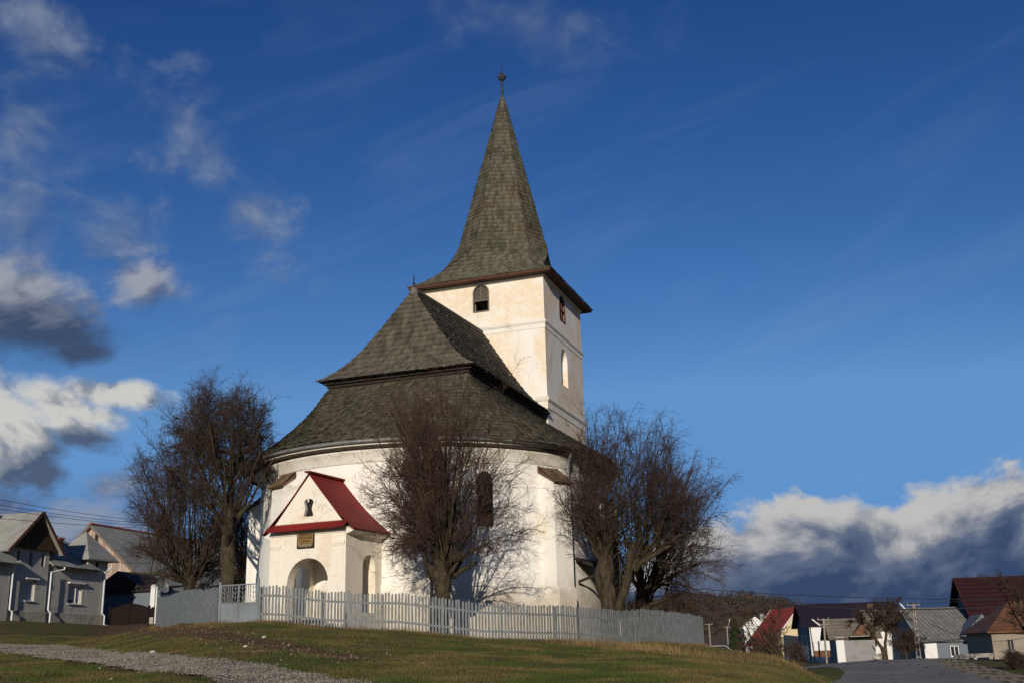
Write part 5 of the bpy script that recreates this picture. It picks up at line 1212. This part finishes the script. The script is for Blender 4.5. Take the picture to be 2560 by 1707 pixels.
# corrugated roof
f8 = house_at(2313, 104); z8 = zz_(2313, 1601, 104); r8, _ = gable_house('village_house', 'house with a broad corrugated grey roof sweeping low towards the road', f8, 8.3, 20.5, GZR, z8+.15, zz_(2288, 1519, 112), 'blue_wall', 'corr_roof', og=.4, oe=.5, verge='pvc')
mb = MB(); mb.box(f8.p(.75, -.05, (z8+GZR)/2-.1), f8.ex, f8.ey, UP, .72, .03, (z8-GZR)/2-.05); mb.build('corner_strip', M['white_wall'], r8)
add_window(r8, f8, 3.0, .35, .9, 1.15, 0); add_window(r8, f8, 5.9, .2, .8, 1.3, 0)
bl_ = MB(); zbal = zz_(2400, 1598, 104); bl_.box(f8.p(6.3, -.9, zbal), f8.ex, f8.ey, UP, 1.7, .7, .10); bl_.box(f8.p(6.3, -1.55, zbal+.85), f8.ex, f8.ey, UP, 1.7, .05, .05)
for q in np.linspace(-1.6, 1.6, 13): bl_.box(f8.p(6.3+q, -1.55, zbal+.45), f8.ex, f8.ey, UP, .06, .03, .38)
bl_.build('balcony', M['concrete'], r8)
mb = MB(); mb.prism([f8.p(4.3, -.6, zbal+.3), f8.p(8.3, -.6, zbal+.3), f8.p(8.3, -.6, zbal+1.2), f8.p(7.0, -.6, zbal+2.9)], f8.ey*5.0); dmr = mb.build('dormer', M['blue_wall'], r8)
# burgundy roof
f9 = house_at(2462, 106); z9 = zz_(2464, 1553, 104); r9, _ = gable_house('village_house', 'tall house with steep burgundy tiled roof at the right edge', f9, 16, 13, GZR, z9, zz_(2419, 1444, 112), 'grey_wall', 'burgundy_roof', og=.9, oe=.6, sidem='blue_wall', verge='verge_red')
add_window(r9, f9, 5.5, z9+.4, .8, 2.2, 0, face='left', frame='brownwood'); add_window(r9, f9, 5.6, 1.0, 1.0, 1.3)
mb = MB(); mb.tube([f9.p(3.3, -.75, z9+.0), f9.p(8.2, -.75, z9+.05)], .12, 6); mb.build('eave_gutter', M['white_pipe'], r9)
bl_ = MB(); bl_.box(f9.p(3.2, -1.0, zz_(2440, 1590, 104)), f9.ex, f9.ey, UP, 2.3, 1.0, .25); bl_.box(f9.p(3.2, -1.95, zz_(2440, 1572, 104)), f9.ex, f9.ey, UP, 2.3, .07, .55); bl_.build('balcony', M['grey_wall'], r9)
for q in (1.2, 5.2): mb = MB(); mb.box(f9.p(q, -1.8, .9), f9.ex, f9.ey, UP, .16, .16, 1.7); mb.build('post', M['grey_wall'], r9)
# beige house with hipped tile roof
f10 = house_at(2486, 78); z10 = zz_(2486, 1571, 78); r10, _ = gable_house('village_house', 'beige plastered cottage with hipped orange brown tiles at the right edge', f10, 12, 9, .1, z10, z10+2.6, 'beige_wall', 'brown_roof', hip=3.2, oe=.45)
add_window(r10, f10, 1.25, zz_(2520, 1627, 78), .55, 1.05, frame='beige_wall'); add_window(r10, f10, 2.9, zz_(2552, 1628, 78), 1.0, 1.15, frame='pvc')
# low wall with meter box, left of the lamp pole
bx = thing('meter_wall', gpt(2053, 112*K, 1640), 'small pale blue wall on a brown footing behind the lamp pole', 'wall')
P0 = VP(2038, 1644, 112); 
mb = MB(); mb.box(P0+np.array([.75*K, 0, .5]), (1, -.1, 0), (.1, 1, 0), UP, .75*K, .2, .42); mb.build('footing', M['brown_roof'], bx)
mb = MB(); mb.box(P0+np.array([.75*K, 0, 1.5]), (1, -.1, 0), (.1, 1, 0), UP, .78*K, .22, .58); mb.build('panel', M['white_wall'], bx)
fb_ = thing('board_fence', gpt(1990, 122*K, 1640), 'dark blue board fence in front of the cream house', 'fence')
mb = MB(); PA_, PB2 = VP(1966, 1630, 126), VP(2024, 1634, 120); dd = PB2-PA_
for i in range(40): q = PA_+dd*i/40; mb.box(q+UP*.1, dd/np.linalg.norm(dd), (0, 1, 0), UP, np.linalg.norm(dd)/80*.88, .02, .95+.05*(i % 2))
mb.build('boards', M['blue_wall'], fb_); mb = MB(); mb.bar(PA_+UP*.6+np.array([0, .05, 0]), PB2+UP*.6+np.array([0, .05, 0]), .05, .1); mb.build('rail', M['blue_wall'], fb_)

# poles
M['pole'] = simple('concrete_pole', (.30, .27, .23), (.20, .18, .15), 3, rough=.9)
POLES = {}
def pole(px, ptop, pbase, Y, label, lean=.0, arm=None, cross=1, lattice=False, key=None):
    Y *= K if Y < 500 else 1; T, Bp = atY(px[0], ptop, Y), atY(px[1], pbase, Y); T[1] = Bp[1] = Y
    r = thing('utility_pole', Bp, label, 'utility pole', 'utility poles in the village'); Bg = Bp-UP*1.2
    mb = MB(); k = Y/2700
    if lattice:
        for s_ in (-1, 1): mb.bar(T+np.array([s_*.09, 0, 0]), Bg+np.array([s_*.24, 0, 0]), .10, .16, (0, 1, 0))
        n_ = 9
        for i in range(n_): q = Bg+(T-Bg)*(i+.5)/n_; mb.box(q, (1, 0, 0), (0, 1, 0), UP, .24-.15*(i+.5)/n_, .06, .06)
    else: mb.bar(Bg, T, .20, .20, (0, 1, 0))
    mb.build('shaft', M['pole'], r)
    for c in range(cross):
        mb = MB(); q = T-UP*(.15+.55*c)*1.0; w_ = .75; mb.bar(q-np.array([w_, 0, 0]), q+np.array([w_, .05, 0]), .09, .09)
        for s_ in (-1, 1): mb.lathe(q+np.array([s_*(w_-.08), 0, .05]), [(.05, 0), (.08, .1), (.05, .22)], 6)
        mb.build('crossarm', M['pole'], r)
    if arm:
        mb = MB(); q = atY(arm[0], arm[1], Y); s0_ = T+(Bp-T)*.32 if lattice else T+(Bp-T)*.25; mb.tube([s0_, (s0_+q)/2+UP*.15, q], .05, 6); ar = mb.build('lamp_arm', M['gutter'], r)
        mb = MB(); u = (q-s0_)/np.linalg.norm(q-s0_); mb.bar(q-u*.2, q+u*1.0, .28, .14); mb.build('lamp_head', M['pvc'], ar)
    POLES[key] = T; return r
pole((2283, 2296), 1508, 1641, 100, 'tall lattice concrete pole with street lamp at the road, rightmost of the poles', arm=(2264, 1524), cross=2, lattice=True, key='a')
pole((2058, 2066), 1545, 1650, 108, 'slim concrete pole with pale lamp arm in front of the white house', arm=(2046, 1560), cross=2, key='b')
pole((1914, 1917), 1540, 1615, 165, 'distant pole rising between the white gable and the red roof', cross=1, key='c')
pole((1817, 1820), 1565, 1610, 200, 'small far pole with lamp arm left of the conifer', arm=(1822, 1556), cross=1, key='d')
pole((1772, 1776), 1558, 1610, 170, 'thin far pole just right of the end of the picket fence', cross=1, key='e')
M['wire'] = simple('black_cable', (.02, .02, .022), (.03, .03, .03), 3, bs=0)
def cable(A, B, sag, label, r=.02, beads=False, grp='power cables'):
    A, B = np.array(A, float), np.array(B, float); pts = [A+(B-A)*q-UP*sag*4*q*(1-q) for q in np.linspace(0, 1, 25)]
    mb = MB(); mb.tube(pts, r, 4); o = mb.build('power_cable', M['wire']); tag(o, label, 'cable', grp)
    if beads:
        mb = MB(); rg = np.random.default_rng(3)
        for q in np.linspace(0.02, .98, 46): p = A+(B-A)*q-UP*sag*4*q*(1-q); mb.box(p+UP*rg.normal()*.01, (1, 0, 0), (0, 1, 0), UP, .07, .03, .05)
        mb.build('cable_clip', M['wire'], o)
    return o
for (x0, y0, x1, y1, Y, sg, r, bd, lb) in ((1500, 1448, 2700, 1492, 120, .9, .035, False, 'thin upper power cable against the storm cloud on the right'), (1500, 1440, 2700, 1495, 122, 2.2, .06, False, 'thick twisted power cable above the village roofs on the right'), (1500, 1462, 2700, 1480, 124, 1.6, .022, False, 'faint middle power cable crossing to the burgundy roof')):
    cable(atY(x0, y0, Y), atY(x1, y1, Y), sg, lb, r, bd)
cable(atY(2330, 1560, 95), atY(2700, 1520, 90), 1.9, 'pale sagging service cable in front of the burgundy roofed house', .02)
for i, (ya, yb, sg) in enumerate(((1236, 1290, .25), (1250, 1292, .30), (1262, 1301, .20), (1289, 1302, .15))):
    cable(atY(-60, ya, 62), atY(480, yb+20, 80), sg, ['topmost', 'second from the top', 'third from the top', 'lowest'][i]+' of the thin cables crossing the sky above the grey house', .014, grp='cables above the grey house')
cable(atY(-60, 1375, 64), atY(480, 1405, 80), .3, 'cable slung low in front of the grey house slit windows', .014, grp='cables above the grey house')

# roadside barrier, stones, litter
br_ = thing('barrier', gpt(2435, 60, 1640), 'pale concrete beam barrier on short posts at the right verge of the road', 'barrier')
b0_, b1_ = atY(2386, 1640, 76), atY(2482, 1636, 76); mb = MB(); mb.bar(b0_, b1_, .22, .26); mb.build('beam', M['concrete'], br_)
for q in (.15, .52, .93): mb = MB(); p = b0_+(b1_-b0_)*q; mb.box(p-UP*.45, (1, 0, 0), (0, 1, 0), UP, .12, .12, .36); mb.build('post', M['concrete'], br_)
def rock_mesh(c, r, seed, flat=.6):
    bm = bmesh.new(); bmesh.ops.create_icosphere(bm, subdivisions=2, radius=1.0); V = []
    for v in bm.verts:
        k = 1+.35*noise.noise(v.co*1.7+Vector((seed, 0, 0))); V.append(np.array(c)+np.array([v.co.x*r*k, v.co.y*r*k, v.co.z*r*flat*k]))
    bm.verts.index_update(); F = [tuple(v.index for v in f.verts) for f in bm.faces]; bm.free(); return V, F
M['stone_w'] = simple('white_stone', (.52, .48, .42), (.38, .34, .29), 6)
def stone(px, py, r, label, Y=None, g='loose pale stones'):
    P = ghit(px, py) if Y is None else atY(px, py, Y)
    if P is None: return
    mb = MB(); mb.add(*rock_mesh(P+UP*r*.3, r, px)); o = mb.build('stone', M['stone_w'], None, origin=P, smooth=False); tag(o, label, 'stone', g)
stone(2192, 1646, .22, 'round pale boulder at the far edge of the road below the pollard', 66)
stone(614, 1618, .065, 'white stone on the grass below the metal gate'); stone(382, 1632, .08, 'grey rounded stone beside the gravel path'); stone(660, 1594, .07, 'bright white stone on the bare strip left of the picket fence')
stone(250, 1671, .03, 'small white stone on the near grass below the gravel path'); stone(277, 1698, .035, 'pale stone on the near grass at the bottom edge')

# gravel stones, rubble, grass as stuff
M['pebble'] = None
def tone_mat(name, c1, c2, rough=.85):
    m_, t, b = mat(name, rough, .2); tn = t.new('ShaderNodeAttribute', attribute_name='tone').outputs['Fac']; t.l.new(t.mix(tn, c1, c2), b.inputs['Base Color']); return m_
M['pebble'] = tone_mat('gravel_stone', (.085, .078, .062), (.37, .33, .27)); M['rubble'] = tone_mat('brick_rubble', (.075, .042, .028), (.26, .185, .135))
M['blade'] = tone_mat('grass_blade', (.050, .074, .014), (.145, .105, .040), .9); M['drygrass'] = tone_mat('dry_grass', (.10, .060, .028), (.23, .165, .070), .9)
def stones(name, P, r, mt, rg, label):
    n = len(P); base = np.array([[1, 0, 0], [0, 1, 0], [-1, 0, 0], [0, -1, 0], [0, 0, .75], [0, 0, -.5]], float); F0 = np.array([[0, 1, 4], [1, 2, 4], [2, 3, 4], [3, 0, 4], [1, 0, 5], [2, 1, 5], [3, 2, 5], [0, 3, 5]])
    a = rg.random(n)*6.28; ca, sa = np.cos(a), np.sin(a); B = base[None]*(.6+.8*rg.random((n, 6, 1)))*r[:, None, None]
    V = np.stack([B[..., 0]*ca[:, None]-B[..., 1]*sa[:, None], B[..., 0]*sa[:, None]+B[..., 1]*ca[:, None], B[..., 2]], -1)+P[:, None]
    F = (F0[None]+6*np.arange(n)[:, None, None]).reshape(-1, 3); o = big_mesh(name, V.reshape(-1, 3), F, mt, tint=np.repeat(rg.random(n), 8)); return tag(o, label, 'stones', kind='stuff')
rg = np.random.default_rng(9); n = 60000; i = rg.random(n)*(GR.shape[0]-1.001); j = rg.random(n)*(GR.shape[1]-1.001); ii, jj = i.astype(int), j.astype(int); fi_, fj = (i-ii)[:, None], (j-jj)[:, None]
XY = (GR[ii, jj]*(1-fi_)+GR[ii+1, jj]*fi_)*(1-fj)+(GR[ii, jj+1]*(1-fi_)+GR[ii+1, jj+1]*fi_)*fj; XY += rg.normal(size=XY.shape)*.10
stones('gravel', np.column_stack([XY, H(XY[:, 0], XY[:, 1])+.038]), .006+.017*rg.random(n)**2.5, M['pebble'], rg, 'loose pale gravel stones covering the path at the lower left')
dl = np.array(dirt_line)[:, :2]; n = 800; k = rg.random(n)**.8*(len(dl)-1.001); kk = k.astype(int); q = (k-kk)[:, None]; XY = dl[kk]*(1-q)+dl[kk+1]*q+rg.normal(size=(n, 2))*np.array([.8, .8])
stones('rubble', np.column_stack([XY, H(XY[:, 0], XY[:, 1])+.005]), .010+.045*rg.random(n)**4, M['rubble'], rg, 'broken brick rubble scattered on the bare brown strip across the slope')
def blades(name, X, Yv, h, wd, mt, rg, label):
    n = len(X); Z = H(X, Yv); a = rg.random(n)*6.28; dx, dy = np.cos(a)*wd/2, np.sin(a)*wd/2; lx, ly = rg.normal(size=n)*h*.35, rg.normal(size=n)*h*.35
    V = np.stack([np.column_stack([X-dx, Yv-dy, Z-.01]), np.column_stack([X+dx, Yv+dy, Z-.01]), np.column_stack([X+lx, Yv+ly, Z+h])], 1).reshape(-1, 3)
    t = np.clip(.42+.30*pn(X, Yv, 3.2, 1)+.16*pn(X, Yv, .9, 2)+.20*rg.normal(size=n), 0, 1)
    o = big_mesh(name, V, np.arange(3*n).reshape(n, 3), mt, tint=t); return tag(o, label, 'grass', kind='stuff')
def pn(x, y, wl, seed):
    g = np.random.default_rng(seed); o = 0
    for k in range(14): a = g.random()*6.28; f = 6.28/(wl*(.5+1.6*g.random())); o = o+np.sin(f*(x*np.cos(a)+y*np.sin(a))+6.28*g.random())
    return o/2.6
def scatter(n, y0, y1, u0, u1, rg, keep):
    y = y0*(y1/y0)**rg.random(n); x = (u0+(u1-u0)*rg.random(n))*y; m_ = keep(x, y); return x[m_], y[m_]
grl = [tuple(q) for q in GR[::4, 5]]
rdl = np.array([((a[0]+b[0])/2, (a[1]+b[1])/2) for a, b in zip(rl, rr)])
def keep_grass(x, y):
    c = poly_dist(x, y, grl) > .95+.25*np.sin(x*3)
    wl = np.interp(y, [q[1] for q in rl[:6]], [q[0] for q in rl[:6]]); c &= (x < wl) | (y > 60)
    c &= (poly_dist(x, y, dirt_line) > .5) | (rng.random(len(x)) < .25)
    return c & (np.hypot(x-C0[0], y-C0[1]) > 7.5)
x, y = scatter(430000, 17.5, 48, -.56, .46, rng, keep_grass); clump = np.clip(.45+.45*pn(x, y, 1.3, 7), 0, 1.3)
blades('grass', x, y, (.018+.035*rng.random(len(x)))*(.6+.9*clump), .012, M['blade'], rng, 'short winter grass on the slope below the fence')
x, y = scatter(90000, 30, 75, -.56, .46, rng, lambda a, b: (poly_dist(a, b, dry_line) < 2.6) & (rng.random(len(a)) < .9))
blades('tall_grass', x, y, .06+.20*rng.random(len(x))**1.5, .018, M['drygrass'], rng, 'dry straw coloured grass on the bank left of the road')
fx = np.concatenate([right_line[:, 0], left_line[:, 0]]); fy = np.concatenate([right_line[:, 1], left_line[:, 1]]); k = rng.integers(0, len(fx)-1, 9000); x = fx[k]+rng.normal(size=9000)*.35; y = fy[k]-.12+rng.normal(size=9000)*.10
blades('fence_grass', x, y, .05+.14*rng.random(9000)**2, .014, M['drygrass'], rng, 'longer dry tufts growing along the foot of the picket fence')

# roadside trees and bushes
b = gpt(2208, 84); rgt = np.random.default_rng(4)
bo = [[(0, 0, .8, .20), (-.6, 0, 2.2, .17), (-1.0, 0, 3.3, .14)], [(.2, 0, .9, .17), (.5, 0, 2.2, .15), (.7, 0, 3.3, .12)]]+[[(-1.0, 0, 3.1, .12), (-1.0+math.cos(a)*.9, math.sin(a)*.5, 3.6+.5*rgt.random(), .07), (-1.0+math.cos(a)*1.9, math.sin(a)*1, 4.0+rgt.random(), .03)] for a in np.linspace(0, 6, 7)]+[[(.7, 0, 3.1, .12), (.7+math.cos(a)*.7, math.sin(a)*.5, 3.6+.6*rgt.random(), .07), (.7+math.cos(a)*1.4, math.sin(a)*1, 4.0+rgt.random(), .03)] for a in np.linspace(0, 6, 6)]
bo += [[(.2, 0, 4.0, .05), (.9, 0, 5.3, .04), (1.6, 0, 5.9, .02)]]
bo = [[tuple(c*.68 for c in q) for q in b_] for b_ in bo]
make_tree('roadside_tree', b, [(0, 0, -.6, .26), (.0, 0, .3, .22), (.0, 0, 1.0, .20)], 'bare pollard leaning left beside the road, in front of the white walled house', 51, bo, dict(n=8, ang=(15, 65), len=(.5, 1.1), r=.025, out=.2, up=.1, t0=.4), (7, 5, 2), rad_scale=2.2)
b = gpt(1985, 46)
bo = [[(0, 0, 0, .09), (-.9, 0, .9, .07), (-1.5, 0, 1.8, .03)], [(-.5, 0, .5, .06), (-.7, 0, 1.6, .05), (-.5, 0, 2.4, .02)], [(-.9, 0, .9, .05), (-1.7, .2, 1.3, .03), (-2.1, .3, 2.0, .02)]]
make_tree('leaning_tree', b, [(0, 0, -.2, .10), (-.4, 0, .35, .09), (-.8, 0, .8, .07)], 'small bare shrubby tree leaning left out of the roadside bank', 53, bo, dict(n=9, ang=(20, 70), len=(.5, 1.2), r=.018, out=.1, up=.1, t0=.2), (7, 4, 2), catg='shrub', twigm='twig_red', rad_scale=1.3)
for (px, Y, hh, lb, tm, sd_) in ((1885, 95, 2.6, 'tangled brown bush in front of the small white gable house', 'twig_red', 61), (1935, 100, 3.0, 'reddish bare bush in front of the red roof', 'twig_red', 62), (2262, 92, 2.6, 'dark dense bush between the roadside pollard and the lattice pole', 'twig', 63), (2600, 60, 4.6, 'bare olive brown tree at the far right edge before the tiled cottage', 'twig', 64), (2530, 52, .6, 'low scrubby bush on the right verge below the beige cottage', 'twig', 65), (1990, 110, 2.0, 'bare brown bush before the cream wall of the red roofed house', 'twig_red', 66)):
    b = gpt(px, Y); rgt = np.random.default_rng(sd_); bo = fan(9, .15*hh, .45*hh, .25*hh, .75*hh, .05*hh/2.5, .02, rgt, (0, 0), .05)
    make_tree('bush' if hh < 3.5 else 'roadside_tree', b, [(0, 0, -.3, .10), (0, 0, .1*hh, .09), (0, 0, .25*hh, .07)], lb, sd_, bo, dict(n=8, ang=(15, 60), len=(.2*hh, .5*hh), r=.02, out=.3, up=.05, t0=.1), (6, 5, 2), catg='bush' if hh < 3.5 else 'tree', twigm=tm, rad_scale=2.0)
# conifer
M['needle'] = tone_mat('conifer_needles', (.014, .030, .010), (.045, .070, .022), .9)
b = atY(1842, 1625, 120); b[2] = float(H(b[0], b[1])); cf = thing('conifer', b, 'dark green conifer standing alone left of the white gable house', 'tree')
mb = MB(); mb.tube([b-UP*.3, b+UP*5.0], [.16, .04], 7); mb.build('trunk', M['bark'], cf)
rg = np.random.default_rng(12); n = 16000; hT = 4.9; z = .4+(hT-.4)*rg.random(n)**1.15; a = rg.random(n)*6.28; lay = .75+.25*np.sin(z*9+a*2); r = (hT-z)/hT*1.45*lay*np.sqrt(rg.random(n))+.05
Pn = np.column_stack([b[0]+np.cos(a)*r, b[1]+np.sin(a)*r, b[2]+z-r*.25]); d1 = np.column_stack([np.cos(a), np.sin(a), -.5*np.ones(n)])*.17; d2_ = np.column_stack([-np.sin(a), np.cos(a), .3*rg.normal(size=n)])*.05
V = np.stack([Pn-d2_, Pn+d2_, Pn+d1], 1).reshape(-1, 3); big_mesh('foliage', V, np.arange(3*n).reshape(n, 3), M['needle'], cf, tint=rg.random(n))
# car on the far road
M['carpaint'] = simple('white_car_paint', (.55, .57, .58), (.5, .52, .53), 1, rough=.25, spec=.6, bs=0)
P = atY(1797, 1618, 105); cr = thing('parked_car', (P[0], P[1], P[2]-1.2), 'white car roof just showing over the grassy bank past the fence', 'car')
c0 = np.array([P[0], P[1], P[2]-1.25]); ex = np.array([1, 0, 0]); 
mb = MB(); mb.prism([c0+ex*x+UP*z+np.array([0, -.85, 0]) for x, z in ((-2.1, .35), (2.1, .35), (2.15, .75), (1.9, .9), (1.1, .98), (.5, 1.42), (-1.0, 1.45), (-1.8, .98), (-2.1, .9))], np.array([0, 1.7, 0])); cb = mb.build('body', M['carpaint'], cr, bevel=.05)
mb = MB(); mb.prism([c0+ex*x+UP*z+np.array([0, -.86, 0]) for x, z in ((1.0, 1.0), (.45, 1.38), (-.95, 1.40), (-1.65, 1.0))], np.array([0, 1.72, 0])); mb.build('window', M['glass'], cr)
for s_ in (-1.35, 1.35):
    mb = MB(); mb.tube([c0+ex*s_+np.array([0, -.88, .32]), c0+ex*s_+np.array([0, .88, .32])], .32, 14); mb.build('wheel', M['black'], cr)

# wooded hill far right
M['hillmat'] = simple('brown_winter_hill', (.085, .055, .034), (.060, .050, .026), .02, rough=.95, bs=0, detail=6)
hx = np.linspace(-100, 900, 90); hy = np.linspace(520, 1500, 50); HX, HY = np.meshgrid(hx, hy, indexing='ij')
prof = np.interp(HX/HY*1.0, [-.1, .0, .17, .20, .235, .262, .30, .36, .6], [30, 38, 46, 47, 40, 28, 14, 6, 2])
HZ = prof*(1/(1+np.exp(-(HY-690)/60.0)))+3*np.sin(HX*.02+HY*.013)*np.sin(HY*.02)-6
ii = np.arange(90*50).reshape(90, 50); hill = big_mesh('hill', np.stack([HX, HY, HZ], -1).reshape(-1, 3), np.stack([ii[:-1, :-1], ii[1:, :-1], ii[1:, 1:], ii[:-1, 1:]], -1).reshape(-1, 4), M['hillmat'], smooth=True); tag(hill, kind='structure')
M['wood'] = tone_mat('winter_wood', (.030, .025, .018), (.075, .058, .040), .95)
rg = np.random.default_rng(15); n = 900; x = 60+260*rg.random(n); y = 650+260*rg.random(n); fi2 = np.clip((x-hx[0])/(hx[1]-hx[0]), 0, 88.9); fj2 = np.clip((y-hy[0])/(hy[1]-hy[0]), 0, 48.9); z = HZ[fi2.astype(int), fj2.astype(int)]
nb = 60; sz = (3.0+3.5*rg.random(n))*(.6+.5*(y > 720)); cen = np.column_stack([x, y, z+sz*.8])
o = rg.normal(size=(n, nb, 3)); o /= np.linalg.norm(o, axis=2)[..., None]; o *= rg.random((n, nb, 1))**.4*sz[:, None, None]*np.array([.75, .75, 1.0]); q = cen[:, None]+o; ww = 1.1
a1_, a2_ = rg.normal(size=(n, nb, 3))*ww*.5, rg.normal(size=(n, nb, 3))*ww*.5; V = np.stack([q-a1_, q+a1_, q+a2_], 2).reshape(-1, 3)
wd_ = big_mesh('far_wood', V, np.arange(len(V)).reshape(-1, 3), M['wood'], tint=rg.random(n*nb)); tag(wd_, 'leafless brown wood covering the far hill behind the village', 'wood', kind='stuff')
# weeds on the roof junction and things glimpsed inside the yard
M['weed'] = tone_mat('roof_weeds', (.10, .07, .045), (.24, .18, .12), .9)
rg = np.random.default_rng(19); n = 900; q = rg.random(n); zz2 = 17.2-3.6*q; s_ = -(.35+2.95*q)-.05; Pw = np.array([W(6.9-.12*rg.random(), float(s_[k]), float(zz2[k]-.9+0*q[k])) for k in range(n)])
m_ = q > .55; Pw = Pw[m_]; n = len(Pw); Pw[:, 2] = [max(hz, 0) for hz in Pw[:, 2]]
hgt_ = .12+.30*rg.random(n); dl_ = rg.normal(size=(n, 3))*.08; V = np.stack([Pw+B_*.012, Pw-B_*.012, Pw+dl_+UP*hgt_[:, None]], 1).reshape(-1, 3)
wp_ = big_mesh('roof_weeds', V, np.arange(3*n).reshape(n, 3), M['weed'], tint=rg.random(n)); tag(wp_, 'dry weeds growing where the upper church roof meets the tower', 'weeds', kind='stuff')
ben = thing('stone_bench', gpt(590, 39.5), 'grey concrete bench seen through the bars of the metal gate', 'bench')
P = gpt(590, 39.5); mb = MB(); mb.box(P+UP*.42, gdir, gnn, UP, .75, .2, .04); mb.build('seat', M['concrete'], ben)
for q in (-.6, .6): mb = MB(); mb.box(P+gdir*q+UP*.19, gdir, gnn, UP, .08, .18, .19); mb.build('leg', M['concrete'], ben)
